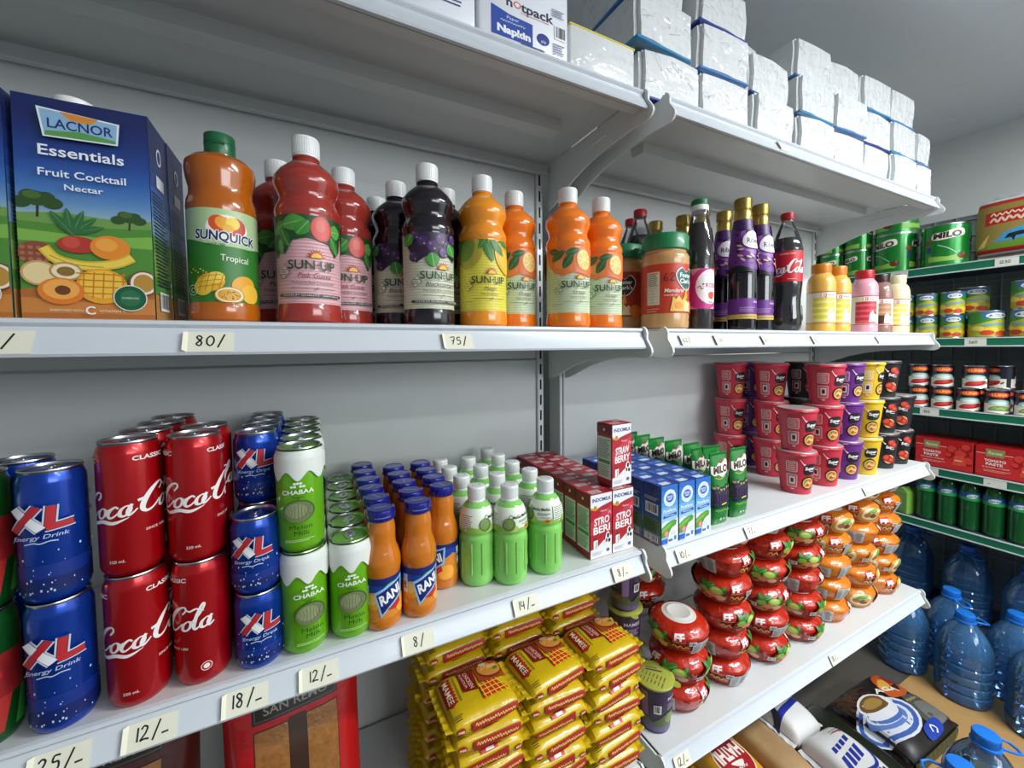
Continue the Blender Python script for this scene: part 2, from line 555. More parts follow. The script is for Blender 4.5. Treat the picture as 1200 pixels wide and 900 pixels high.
# ================================================================ dark wire rack with green price strips on the right wall
dark_m = mat('6a7474', .55, 0, 0, .1)
deck_m = mat('3a4552', .45, 0, 0, .1)
green_m = mat('0c6b4e', .35, 0, .2, .05)
edge_m = mat('c9d4d2', .35)
XR = 1.80
RY0, RY1 = -1.3, .42
RZ = [1.682, 1.374, 1.073, .815, .573]
rk = thing('wire_rack', 'dark metal rack with green price strips against the right wall', 'rack', (2.2, -.4, 0))
b = MB()
b.box(-.02, RY0+.4, .05, -.012, RY1+.4, 1.95, dark_m)
for i in range(23):
    y = RY0+.4+.02+i*.075
    b.box(-.026, y-.002, .05, -.02, y+.002, 1.95, mat('808a8a', .5))
for i in range(26):
    z = .08+i*.074
    b.box(-.03, RY0+.4, z-.002, -.024, RY1+.4, z+.002, mat('808a8a', .5))
b.build('mesh_back', rk)
for y in (RY0, -.42, RY1):
    MB().box(-.03, y+.4-.012, 0, -.002, y+.4+.012, 1.97, dark_m, .002).build('upright', rk)
def rack_shelf(z, label, tags=(), x0=XR, railed=True):
    t = thing('rack_shelf', label, 'shelf', (2.17, -.4, z))
    b = MB(); xa = x0-2.17
    b.box(xa+.004, RY0+.4, -.018, 0, RY1+.4, 0, deck_m, .001)
    b.build('deck', t)
    if railed:
        r = MB()
        r.box(xa, RY0+.4, -.032, xa+.004, RY1+.4, -.002, green_m)
        r.box(xa-.002, RY0+.4, -.036, xa+.004, RY1+.4, -.031, edge_m)
        r.box(xa-.002, RY0+.4, -.003, xa+.004, RY1+.4, .001, edge_m)
        rr = r.build('price_strip', t)
        for y, s_ in tags:
            g = MB(); fn = flat((xa-.001, y+.4+.03, -.032), (0, -1, 0), (0, 0, 1))
            g.box(xa-.0012, y+.4-.03, -.032, xa-.0002, y+.4+.03, -.002, mat('dcdccf', .7))
            a = Art(); handwriting(a, s_, .012, .009, .011); g.art(a, fn, off0=.0008)
            g.build('price_slip', rr)
    return t
rack_shelf(RZ[0], 'uppermost rack shelf carrying green tins and the gold milk powder bag', [(-.085, '485'), (-.40, '1230')])
rack_shelf(RZ[1], 'second rack shelf down carrying fruit cocktail cans', [(-.327, '360')])
rack_shelf(RZ[2], 'rack shelf carrying the stacked dark vegetable cans', [(-.20, '140')])
rack_shelf(RZ[3], 'rack shelf carrying the red tomato paste boxes', [(-.205, '47'), (-.395, '-')])
rack_shelf(RZ[4], 'lowest green edged rack shelf carrying green soda bottles')
rack_shelf(.13, 'bottom platform of the rack under the large water jugs', x0=1.845, railed=False)

# ================================================================ printed packs: shared bits
def sleeve(prof, z0, z1, m, r0, art, parent, name='label', n=64, ang=None, cuts=()):
    """printed label wrapped round a lathed body"""
    b = MB()
    pr = [(r+.00015, z) for r, z in band(prof, z0, z1)]
    b.lathe(pr, m, n, close=False, ang=ang)
    if art:
        b.art(art, around(prof, r0), r0*2*PI/n, [z for r, z in prof if z0 < z < z1], .0004)
    return b.build(name, parent)

def cap_mesh(r, z0, z1, m, ribs=True, n=40, dome=.0015):
    b = MB()
    b.lathe([(r*.97, z0), (r, z0+.0015), (r, z1-dome*1.6), (r*.95, z1-dome*.4), (r*.8, z1)], m, n)
    if ribs:
        for i in range(n):
            t = 2*PI*i/n
            x, y = math.sin(t)*r, -math.cos(t)*r
            dx, dy = math.sin(t)*.0005, -math.cos(t)*.0005
            px, py = math.cos(t)*.0006, math.sin(t)*.0006
            q = [(x-px-dx, y-py-dy), (x-px+dx, y-py+dy), (x+px+dx, y+py+dy), (x+px-dx, y+py-dy)]
            b.prism(q, z0+.002, z1-dome*2.2, m, 'z')
    return b

def coca(a, m, x, y, h, sq=1.0, slant=.28, rise=.0):
    """flowing script wordmark, x is the left end, h the height of the big C"""
    def q(pts, dx=0): return [(x+((p[0]+dx)+slant*p[1])*h*sq, y+p[1]*h+rise*(p[0]+dx)*h) for p in pts]
    def st(pts, w, dx=0, cl=False): a.S(m, q(pts, dx), [k*h for k in w] if isinstance(w, list) else w*h, cl)
    C = [(.56, .70), (.66, .84), (.60, .99), (.42, .97), (.20, .74), (.07, .40), (.08, .14), (.24, .0), (.44, .06), (.66, .30)]
    CW = [.06, .08, .06, .10, .17, .19, .17, .10, .07, .06]
    o = [(.0, .38), (-.13, .26), (-.12, .06), (.02, .0), (.13, .12), (.12, .30)]
    OW = [.05, .10, .13, .07, .10, .12]
    st(C, CW); st(o, OW, .84, True); st([(.90, .36), (1.02, .30), (1.12, .34)], .05)
    st([(1.36, .32), (1.26, .40), (1.13, .30), (1.08, .13), (1.17, .0), (1.30, .04), (1.44, .22)], [.07, .07, .10, .13, .09, .06, .05])
    st(o, OW, 1.58, True); st([(1.72, .42), (1.66, .16), (1.72, .0), (1.84, .08), (1.92, .20)], [.10, .12, .09, .06, .05])
    st([(1.86, .50), (2.06, .54)], .10)
    st(C, CW, 2.0); st(o, OW, 2.84, True)
    st([(2.94, .30), (3.16, .56), (3.26, .92), (3.18, 1.0), (3.10, .60), (3.09, .16), (3.18, .0), (3.30, .10)], [.05, .06, .08, .08, .12, .13, .09, .05])
    st(o, OW, 3.46, True); st([(3.61, .42), (3.55, .16), (3.62, .0), (3.76, .10)], [.10, .12, .09, .05])
    st([(.22, -.06), (.55, -.20), (.95, -.12), (1.35, -.22), (1.75, -.08)], [.03, .12, .14, .12, .02])
    st([(2.60, .97), (2.80, .80), (3.02, .86), (3.30, .70)], [.03, .07, .07, .02])

def sun(a, x, y, r):
    for i in range(9):
        t = PI*(i+.5)/9
        a.P('b8391f', [(x+r*.95*math.cos(t-.12), y+r*.95*math.sin(t-.12)), (x+r*1.75*math.cos(t), y+r*1.75*math.sin(t)), (x+r*.95*math.cos(t+.12), y+r*.95*math.sin(t+.12))])
    a.P('b8391f', [(x+r*1.0*math.cos(PI*i/12), y+r*1.0*math.sin(PI*i/12)) for i in range(13)])
    a.P('f6c02c', [(x+r*.82*math.cos(PI*i/12), y+r*.82*math.sin(PI*i/12)) for i in range(13)])
def leaf(a, m, x, y, l, w, rot, vein=None):
    c, s = math.cos(rot), math.sin(rot)
    pts = [(-.5, 0), (-.25, .38), (.1, .46), (.5, 0), (.1, -.46), (-.25, -.38)]
    P = [(x+p[0]*l*c-p[1]*w*s, y+p[0]*l*s+p[1]*w*c) for p in pts]
    a.P(m, P, True)
    if vein: a.S(vein, [(x-.45*l*c, y-.45*l*s), (x+.45*l*c, y+.45*l*s)], w*.06)
def orange_slice(a, x, y, r, rot=.0, rind='f0a01e', pulp='f6c14a', ry=None):
    ry = ry or r
    a.E(rind, x, y, r, ry, rot); a.E('fbe6b0', x, y, r*.88, ry*.88, rot)
    for i in range(8):
        t = 2*PI*i/8+rot
        a.P(pulp, [(x+r*.1*math.cos(t), y+ry*.1*math.sin(t)), (x+r*.8*math.cos(t-.3), y+ry*.8*math.sin(t-.3)), (x+r*.8*math.cos(t+.3), y+ry*.8*math.sin(t+.3))])

# ================================================================ juice concentrate bottles
SQ = [(.0355, 0), (.0405, .004), (.0412, .010), (.0405, .022), (.0398, .026), (.0398, .142), (.0405, .146), (.0415, .151), (.0405, .157), (.0372, .164), (.0352, .170),
      (.0372, .177), (.0405, .186), (.0414, .192), (.0405, .198), (.034, .208), (.023, .218), (.0165, .223), (.0155, .229)]
def sunup(kind, liquid, bg, name, ncol):
    t = thing('juice_bottle', None, 'bottle')
    b = MB(); b.lathe(SQ, mat(liquid, .17, 0, .6, .05, .5, 0, 60, .25), 56); b.lathe([(.0150, .226), (.0150, .232)], mat(liquid, .2), 40)
    b.lathe([(.0168, .2255), (.0172, .2265), (.0168, .2275)], mat(liquid, .2), 40)
    b.build('bottle_body', t)
    c = cap_mesh(.0172, .2300, .2560, PLA('eef0ee'), True); c.lathe([(.0158, .2285), (.0172, .2288), (.0172, .2298), (.0158, .23)], PLA('eef0ee'), 40)
    c.build('cap', t)
    a = Art((-.125, .0262, .125, .1418))
    for i in range(26): a.R(bg[1], -.125, .028+i*.0045, .125, .0286+i*.0045)
    for ox in (0, .125, -.125):     # the front design again on the back
        if kind == 'guava':
            a.P('1f4d22', [(ox-.06, .15), (ox-.045, .085), (ox-.036, .098), (ox-.028, .090), (ox-.018, .108), (ox+.0, .112), (ox+.012, .11), (ox+.03, .105), (ox+.036, .09), (ox+.045, .1), (ox+.06, .15)])
            for dx, y, l, w, r, cc in ((-.038, .125, .026, .017, .5, '3f8a35'), (-.016, .131, .03, .022, .2, '4f9a3e'), (-.028, .112, .028, .014, -1.1, '2f7430'), (-.005, .125, .024, .018, .9, '3c8a34'), (-.034, .1, .02, .01, -1.4, '4b9440'), (.037, .125, .02, .02, .1, '58a548'), (.034, .105, .026, .012, -1.2, '3b8335')):
                leaf(a, cc, ox+dx, y, l, w, r, '86b86a')
            a.E('c23a33', ox+.017, .125, .0135, .0165); a.E('d9534a', ox+.0165, .125, .0118, .0148); a.E('e06c5c', ox+.0155, .128, .006, .008)
        elif kind == 'currant':
            a.P('2c1a38', [(ox-.06, .15), (ox-.045, .12), (ox-.03, .095), (ox-.015, .105), (ox, .098), (ox+.015, .11), (ox+.035, .1), (ox+.06, .15)])
            for dx, y, r in ((-.034, .105, .008), (-.02, .128, .009), (-.005, .121, .0095), (.008, .132, .009), (.02, .123, .009), (-.03, .137, .008), (.03, .135, .008), (.012, .112, .008)):
                a.E('33204a', ox+dx, y, r); a.E('4a2f66', ox+dx-.001, y+.001, r*.78); a.E('7d62a0', ox+dx-.003, y+.0035, r*.22)
                a.E('c79a4c', ox+dx+.003, y-.004, r*.16)
            for dx, y, l, w, r in ((-.005, .1, .022, .02, -1.4), (.026, .117, .022, .019, -.9), (-.042, .13, .022, .018, .8)):
                leaf(a, '3f9436', ox+dx, y, l, w, r, '9fd080')
        elif kind == 'mango':
            a.P('4d7a30', [(ox-.06, .15), (ox-.05, .105), (ox-.036, .095), (ox-.018, .1), (ox-.004, .125), (ox+.0, .15)])
            a.E('b8a83a', ox-.026, .12, .02, .026, -.5); a.E('7c9a38', ox-.032, .125, .013, .02, -.5)
            a.E('e3b02d', ox+.036, .113, .018, .028, .5); a.E('eec748', ox+.038, .108, .012, .02, .5)
            for dx, y, l, w, r in ((.005, .125, .04, .014, -1.2), (.02, .13, .036, .013, -.8), (-.003, .138, .03, .012, -2.2), (.034, .138, .026, .011, -.5)):
                leaf(a, '3c7c35', ox+dx, y, l, w, r, '7fae5c')
        else:
            a.P('e4703a', [(ox-.06, .15), (ox-.05, .11), (ox-.036, .097), (ox-.02, .092), (ox-.002, .098), (ox+.02, .094), (ox+.034, .09), (ox+.046, .1), (ox+.06, .15)])
            a.E('e9813e', ox-.022, .108, .018, .014); a.E('ef9650', ox-.026, .112, .01, .008)
            for dx, y, l, w, r in ((-.03, .127, .03, .014, .6), (-.012, .118, .032, .016, 1.0), (-.038, .135, .022, .012, -.2), (-.004, .134, .026, .013, .3)):
                leaf(a, '2f5f33', ox+dx, y, l, w, r, '6e9a5a')
            orange_slice(a, ox+.018, .12, .0155, .2, ry=.019)
        sun(a, ox+.010, .086, .0075)
        a.T('1d4a2c', 'SUN·UP', ox+.005, .0765, .0118, .056, .012)
        a.T(ncol, name, ox+.008, .0628, .0068, .0062*len(name)*.62, .0, .25)
        a.T('3a3a34', 'Fruit Juice Base Concentrate' if kind in ('guava', 'currant') else 'Fruit Drink Base', ox+.006, .0535, .0036, .050 if kind in ('guava', 'currant') else .028, 0, .2)
        a.R('3a4a34', ox-.020, .0455, ox+.032, .0461); a.E('a8552c', ox+.010, .0458, .0016)
        if kind in ('guava', 'currant'): a.R('3a3a3a', ox-.037, .0345, ox+.042, .0385); a.T('e8e8e0', 'PREMIUM QUALITY · NATURAL', ox+.004, .0365, .0022, .07)
        else: a.R('3a4a34', ox-.04, .0405, ox-.022, .041)
        a.P('5a5a52', [(ox-.037, .067), (ox-.027, .076), (ox-.021, .066), (ox-.031, .057)]); a.P(bg[0], [(ox-.0361, .067), (ox-.0273, .0749), (ox-.0219, .066), (ox-.0307, .0581)])
        a.lines('6a6a60', ox-.034, ox-.024, .062, .071, 3, .0011)
    sleeve(SQ, .0262, .1418, INK(bg[0]), .04, a, t)
    return t
guava = sunup('guava', 'a5362d', ('e3b3b8', 'c98f98'), 'Pink Guava', '7a2c30')
currant = sunup('currant', '17101a', ('d5d6bd', 'aeb096'), 'Blackcurrant', '3a2a44')
mango = sunup('mango', 'f0941c', ('e9dc4e', 'c4b83a'), 'Mango', '6a4a1c')
orange = sunup('orange', 'f07c14', ('cfdcba', 'a4b48e'), 'Orange', '7a4a20')
g = 'juice concentrate bottles with white caps'
place(guava, (-.600, -.295, Z_M), -.04, 'red pink guava juice bottle, the foremost of the red ones')
place(guava, (-.640, -.198, Z_M), .0, 'red guava juice bottle half hidden left behind the foremost one')
place(guava, (-.546, -.214, Z_M), -.06, 'red guava juice bottle standing right behind the foremost red one')
place(currant, (-.427, -.286, Z_M), .02, 'black blackcurrant juice bottle standing at the shelf edge')
place(currant, (-.459, -.197, Z_M), -.12, 'black blackcurrant bottle left behind the foremost black one')
place(currant, (-.370, -.203, Z_M), .35, 'black juice bottle mostly hidden between the front blackcurrant and mango bottles')
place(currant, (-.479, -.106, Z_M), .1, 'dark juice bottle at the back with only its white cap showing')
place(mango, (-.331, -.284, Z_M), -.28, 'mango juice bottle with yellow label on the shelf edge')
place(orange, (-.250, -.247, Z_M), -.20, 'orange juice bottle beside the mango bottle, left of the upright')
place(orange, (-.167, -.304, Z_M), -.30, 'orange juice bottle right of the upright, the foremost of the orange ones')
place(orange, (-.079, -.292, Z_M), -.38, 'orange juice bottle next to the jars at the right end')
for o in (guava, currant, mango, orange): o['group'] = g
for o in [o for o in COL.objects if o.name.startswith('juice_bottle')]: o['group'] = g

QP = [(.033, 0), (.0375, .004), (.0385, .012), (.0380, .022), (.0375, .024), (.0375, .138), (.0382, .142), (.0372, .152), (.0345, .160), (.0342, .168), (.0370, .182), (.0380, .192), (.0370, .200), (.031, .2065), (.021, .2095), (.0165, .2105), (.0165, .214)]
t = thing('juice_bottle', 'tropical squash bottle with green flip cap and green label', 'bottle', (-.699, -.292, Z_M), .10)
b = MB(); b.lathe(QP, mat('b8600f', .18, 0, .6, .05, .5, 0, 60, .2), 56); b.build('bottle_body', t)
c = cap_mesh(.0168, .2125, .2395, PLA('14633a'), False); c.box(-.006, -.0178, .224, .006, -.0150, .2265, PLA('0f5431'), .0006); c.lathe([(.0170, .2268), (.0172, .2272), (.0170, .2276)], PLA('0d4a2b'), 40); c.build('cap', t)
a = Art((-.118, .0245, .118, .1378))
a.P('b3cd98', [(-.118, .14), (-.118, .105), (-.04, .101), (-.01, .0935), (.03, .0925), (.06, .097), (.118, .105), (.118, .14)])
for ox in (0, .118, -.118):
    a.E('f4f1e4', ox+.006, .1145, .0225, .0165); a.E('d9532a', ox-.002, .1195, .0115, .010, -.6); a.E('c93a28', ox+.015, .1175, .0115, .0115, .6); a.E('f0a52c', ox+.002, .121, .0085, .0075, -.6); a.E('f6d23c', ox+.012, .1215, .0075, .0075, .6); a.E('f3b43a', ox+.007, .1145, .006, .005)
    a.T('1b2a5a', 'SUNQUICK', ox+.005, .1045, .0112, .066, .03, 0, -.06, 'f4f6f4', .05)
    a.T('1b2a5a', 'SINCE 1966', ox-.006, .0945, .0026, .018, .01)
    a.T('eaf3dc', 'Tropical', ox+.013, .0785, .0078, .030, .005, 0, -.05)
    for dx, y, rx, ry, cc in ((-.014, .048, .016, .011, 'eab42e'), (-.022, .042, .011, .010, 'f2c83e'), (-.008, .054, .010, .007, 'f6d456'), (.022, .046, .014, .012, 'e9a528'), (.03, .036, .012, .012, 'f0bb3a')): a.E(cc, ox+dx, y, rx, ry, .2)
    for i in range(4): a.S('c9851c', [(ox-.026+i*.007, .038), (ox-.02+i*.007, .06)], .0007, False, False)
    for i in range(3): a.S('c9851c', [(ox-.028, .042+i*.006), (ox-.002, .046+i*.006)], .0007, False, False)
    a.E('b8892f', ox+.006, .033, .0155, .0105); a.E('f3e4bd', ox+.006, .0332, .0142, .0092); a.E('e1a52c', ox+.006, .0332, .0122, .0075)
    rr = random.Random(3)
    for i in range(22): a.E('3e3320', ox+.006+rr.uniform(-.010, .010), .0332+rr.uniform(-.005, .005), .0007, .0005, n=8)
    a.S('dbead0', [(ox-.033+.006*math.cos(q), .0385+.006*math.sin(q)) for q in [2*PI*i/14 for i in range(14)]], .0007, True); a.T('dbead0', 'C', ox-.033, .0385, .006)
    for i in range(7): a.E('f0c63e', ox-.034+.003*i, .0595+.002*((i*5) % 3), .0012, .0008, n=8)
sleeve(QP, .0245, .1378, INK('2f7a2a'), .0376, a, t)

# ================================================================ fruit nectar cartons
def carton_art():
    W, H = .106, .229
    a = Art((-W/2, 0, W/2, H))
    ramp = ['16245c', '172a66', '193070', '1c377c', '1f4089', '244b95', '2c58a1', '3767ac', '4777b5', '5c89bc', '7ba0c0', '98b4bf']
    def mix(t):
        t *= len(ramp)-1; i = min(int(t), len(ramp)-2); q = t-i
        ca = [int(ramp[i][k:k+2], 16) for k in (0, 2, 4)]; cb = [int(ramp[i+1][k:k+2], 16) for k in (0, 2, 4)]
        return '%02x%02x%02x' % tuple(round(x+(y-x)*q) for x, y in zip(ca, cb))
    sky = []
    for i in range(44):
        a._add(INK(mix(i/43)), [[(-W/2, .212-.0025*i), (W/2, .212-.0025*i), (W/2, H if i == 0 else .2145-.0025*i), (-W/2, H if i == 0 else .2145-.0025*i)]])
    a.P('6f9a4c', [(-W/2, .108), (-.02, .112), (.02, .109), (W/2, .111), (W/2, .0), (-W/2, 0)])
    a.P('4f8a34', [(-W/2, .1), (0, .098), (W/2, .102), (W/2, 0), (-W/2, 0)]); a.P('7db24a', [(-W/2, .092), (.01, .088), (W/2, .094), (W/2, .08), (-W/2, .08)])
    for x, y, s in ((-.038, .121, 1.0), (.034, .111, .75)):
        a.S('3a3020', [(x, y-.016*s), (x+.001, y)], .002*s, False, False)
        for dx, dy, r in ((-.012, -.002, .008), (0, .003, .010), (.012, -.001, .008), (-.005, .006, .007), (.007, .005, .007)): a.E('2f4f22', x+dx*s, y+dy*s, r*s, r*.75*s)
        a.E('4a6a2c', x-.003*s, y+.006*s, .007*s, .004*s)
    a.P('b0682e', [(-W/2, .03), (-.02, .036), (.02, .03), (W/2, .034), (W/2, 0), (-W/2, 0)]); a.P('c9803c', [(-W/2, .022), (.0, .018), (W/2, .024), (W/2, .006), (-W/2, .006)])
    a.E('8a4a3a', -.040, .068, .014, .012); 
    for i in range(4):
        for j in range(3): a.E('b06a4a', -.05+i*.006, .061+j*.006, .0022, .002, n=8)
    for r in (.3, .75, 1.2, 1.7, 2.2): leaf(a, '2f6a3a', -.012+.012*math.cos(r), .092+.010*math.sin(r), .03, .008, r, '5f9a5a')
    a.E('b3372c', -.008, .079, .016, .009); a.E('c8503c', -.013, .081, .007, .006); a.E('e68a2a', .018, .078, .0165, .013); a.E('f0a444', .015, .081, .009, .007)
    for w, cc in ((.010, 'd8b030'), (.0065, 'ecd052')): a.S(cc, [(-.034, .074), (-.024, .062), (-.002, .057), (.022, .061), (.036, .069)], w)
    a.S('b98f22', [(-.03, .066), (-.012, .058), (.012, .0565)], .0009)
    a.E('c9a06a', -.038, .047, .014, .013); a.E('e9d39a', -.038, .047, .012, .011); a.E('b89058', -.018, .05, .013, .010); a.E('f0e0b8', -.018, .05, .011, .008); a.E('8a6a2c', -.018, .05, .007, .005)
    a.E('e8a12c', .010, .036, .021, .019); a.E('f3c044', .010, .038, .018, .015)
    for i in range(5): a.S('c47e1e', [(-.006+i*.008, .023), (-.004+i*.008, .051)], .0011, False, False)
    for i in range(4): a.S('c47e1e', [(-.010, .028+i*.007), (.030, .028+i*.007)], .0011, False, False)
    a.E('e07c28', -.022, .029, .018, .014); a.E('f2a850', -.022, .031, .014, .0105); a.E('6e3c1e', -.021, .03, .006, .005)
    a.E('7a3a34', .045, .041, .013, .014); a.E('f0e2d0', .045, .041, .0115, .0125); a.E('b98c3a', .045, .041, .009, .010)
    a.E('d8e0d0', .033, .024, .0145); a.E('175a38', .033, .024, .0135); a.E('2a6e48', .033, .024, .009); a.T('dfe8dc', 'NO PRESERVATIVES', .033, .024, .002, .014)
    a.P('dfe9ee', [(-.033, .2165), (.031, .2115), (.029, .1885), (-.029, .187)]); a.P('8ab4d4', [(-.031, .2148), (.029, .2101), (.0275, .19), (-.0275, .1885)])
    a.P('d98a34', [(-.016, .2145), (-.008, .207), (.008, .206), (.014, .2125)], False); a.P('5a9a4a', [(-.027, .193), (0, .1965), (.027, .193), (.0275, .19), (-.0275, .1885)])
    a.T('1c2f6e', 'LACNOR', 0, .2015, .0095, .050, .012)
    a.T('eef2f6', 'Essentials', 0, .1735, .0105, .066, .014); a.T('eef2f6', 'Fruit Cocktail', 0, .151, .0075, .068, .012); a.T('eef2f6', 'Nectar', 0, .1375, .006, .030, .01)
    a.T('e8dcc8', 'ENRICHED WITH', -.018, .009, .0025, .026); a.T('f2efe6', 'C', .0, .0095, .0085, None, .02); a.T('e8dcc8', 'VITAMIN C', .018, .009, .0025, .022)
    return a
def carton_side():
    a = Art((-.033, 0, .033, .229))
    ramp = ['16245c', '193070', '1f4089', '2c58a1', '4777b5', '7ba0c0']
    for i, cc in enumerate(ramp): a.R(cc, -.033, .19-.018*i-.004, .033, .229 if i == 0 else .19-.018*(i-1))
    a.R('5a9040', -.033, 0, .033, .098); a.R('7da84a', -.033, .05, .033, .08); a.R('c08a4a', -.033, 0, .033, .03)
    a.E('e8eef2', .0, .196, .0085, .010); a.E('1c2f6e', .0, .196, .006, .0075); a.R('e8eef2', -.012, .158, .014, .172)
    a.lines('26323a', -.028, .02, .04, .15, 26, .0016, .3, 5); a.barcode(-.022, .012, .01, .034, 4)
    return a
def carton():
    t = thing('juice_carton', None, 'carton')
    b = MB(); W, Dp, H = .106, .064, .229
    navy = mat('182a66', .35, 0, .25, .03)
    b.box(-W/2, 0, 0, W/2, Dp, H, navy, .0022, 2)
    b.box(-W/2+.004, Dp*.45, H, W/2-.004, Dp*.55, H+.0015, navy, .0005)
    b.art(carton_art(), flat((0, 0, 0), (1, 0, 0), (0, 0, 1)))
    b.art(carton_side(), flat((W/2, Dp/2, 0), (0, 1, 0), (0, 0, 1)))
    b.build('carton_body', t)
    c = MB(); c.lathe([(.0165, H), (.0170, H+.001), (.0170, H+.011), (.0155, H+.0125)], PLA('f2f2ee'), 36, c=(-.016, Dp*.45)); c.build('cap', t)
    return t
ct = carton(); g = 'blue fruit nectar cartons'
place(ct, (-.8125, -.334, Z_M), 0, 'blue fruit nectar carton fully in view, front of its row', g)
place(ct, (-.8115, -.268, Z_M), -.01, 'blue nectar carton directly behind the fully visible one', g)
place(ct, (-.9240, -.336, Z_M), .0, 'blue nectar carton cut off by the left picture edge', g)

# ================================================================ drink powder jars
JP = [(.042, 0), (.0475, .004), (.0490, .012), (.0480, .020), (.0490, .027), (.0482, .032), (.0482, .134), (.0492, .138), (.0485, .144), (.0492, .150), (.0465, .157), (.0430, .161), (.0430, .167)]
def jar(bg, heart, word):
    t = thing('powder_jar', None, 'jar')
    b = MB(); b.lathe(JP, mat('c99a62', .25, 0, .5, .1), 64); b.build('jar_body', t)
    cap_mesh(.0478, .165, .199, PLA('157a48'), False, 64, .003).build('lid', t)
    a = Art((-.15, .0322, .15, .1338))
    a.R('dcd3bf', -.046, .050, -.018, .118); a.lines('5a5046', -.044, -.020, .088, .116, 9, .0012); a.R('5a5046', -.043, .084, -.021, .0845)
    for i in range(5): a.R('7a7066', -.043, .055+i*.006, -.021, .0554+i*.006)
    a.R('7a7066', -.032, .054, -.0316, .083)
    hx, hy = .040, .104
    for cc, s in (('f0e8d8', 1.1), (heart, 1.0)):
        a.P(cc, [(hx, hy+.012*s), (hx+.012*s, hy+.02*s), (hx+.024*s, hy+.008*s), (hx+.018*s, hy-.010*s), (hx, hy-.024*s), (hx-.018*s, hy-.010*s), (hx-.024*s, hy+.008*s), (hx-.012*s, hy+.02*s)], True)
    a.T('f6f2e8', 'Foster', hx, hy+.006, .009, .034, .02); a.T('f6f2e8', "Clark's", hx, hy-.006, .009, .034, .02)
    a.T('f6eada', word, .012, .0785, .0075, .040, .015, .2); a.T('f0d6c0', word.lower(), .004, .0695, .0042, .026, .005, .2)
    a.P('f0c24a', [(.002, .036), (.008, .066), (.014, .060), (.020, .068), (.028, .058), (.036, .07), (.044, .036)]); a.E('e8932a', .02, .048, .010, .008); a.P('f3a83a', [(.032, .062), (.040, .088), (.044, .062)])
    a.P('f6e2b0', [(.034, .036), (.038, .060), (.044, .054), (.05, .058), (.058, .036)]); a.E('e58a34', .066, .045, .016, .014)
    a.lines('f0c8a8', -.046, -.018, .034, .044, 2, .001)
    sleeve(JP, .0322, .1338, INK(bg), .0484, a, t)
    return t
j = jar('c93a22', '1d5a5e', 'Mandarin')
a = Art(); handwriting(a, '62', -.010, .098, .016, '1a1a1a', .10)
MB().art(a, around(JP, .0484), .0484*2*PI/64, (), .0028).build('pen_marking', j)
place(j, (.086, -.302, Z_M), -.66, 'large drink powder jar with red label and number 62 in pen')
j2 = jar('a8402a', '143030', 'Mandarin')
place(j2, (.066, -.192, Z_M), -1.45, 'drink powder jar with dark heart badge standing behind the red labelled jar')

# ================================================================ dark syrups and cola on the right
clear_pet = clear_mat('clear_bottle_plastic', 'ffffff', 'f2f4f4', .02, .04)
RP = [(.026, 0), (.0305, .004), (.0312, .012), (.0312, .150), (.0300, .185), (.0268, .215), (.0225, .245), (.0192, .262), (.0182, .268), (.0182, .280)]
t = thing('syrup_bottle', 'dark rose syrup bottle with green and white cap', 'bottle', (.213, -.287, Z_M), -.62)
MB().lathe(RP, clear_pet, 48, close=False).build('bottle_glass', t)
MB().lathe([(r*.955, max(z, .003)) for r, z in band(RP, 0, .246)], mat('2a0a16', .12, 0, .4, .05), 48).build('syrup', t)
c = cap_mesh(.0186, .2865, .300, PLA('1a7a48'), True); c.lathe([(.0188, .2745), (.0192, .2755), (.0192, .2860), (.0185, .2865)], PLA('eeeeea'), 40); c.build('cap', t)
a = Art((-.098, .0485, .098, .1395)); a.P('c2327e', [(-.05, .14), (-.03, .138), (-.022, .12), (-.028, .1), (-.022, .07), (.0, .055), (.02, .0485), (-.01, .0485), (-.03, .06), (-.045, .09)], True)
a.E('c2327e', .012, .096, .042, .047); a.E('f3eeee', .018, .098, .034, .039)
for y, h_, w_ in ((.118, .006, .012),): a.scrawl('9aa4b4', .004, .022, y+.006, .003, .0007)
a.T('b02a6a', 'ROSE', .020, .1015, .0095, .028, .03); a.T('222222', 'g', .0, .104, .008, None, .02); a.S('222222', [(-.012, .096), (-.006, .1), (-.004, .093), (.001, .095)], .0016)
a.lines('9a9aa4', .008, .034, .090, .095, 2, .0008)
a.P('d8452a', [(.012, .082), (.018, .087), (.028, .086), (.03, .078), (.022, .07), (.014, .073)], True); a.scrawl('6a9a3c', .012, .028, .0635, .004, .0012)
sleeve(RP, .0485, .1395, INK('dca6b4'), .0312, a, t)

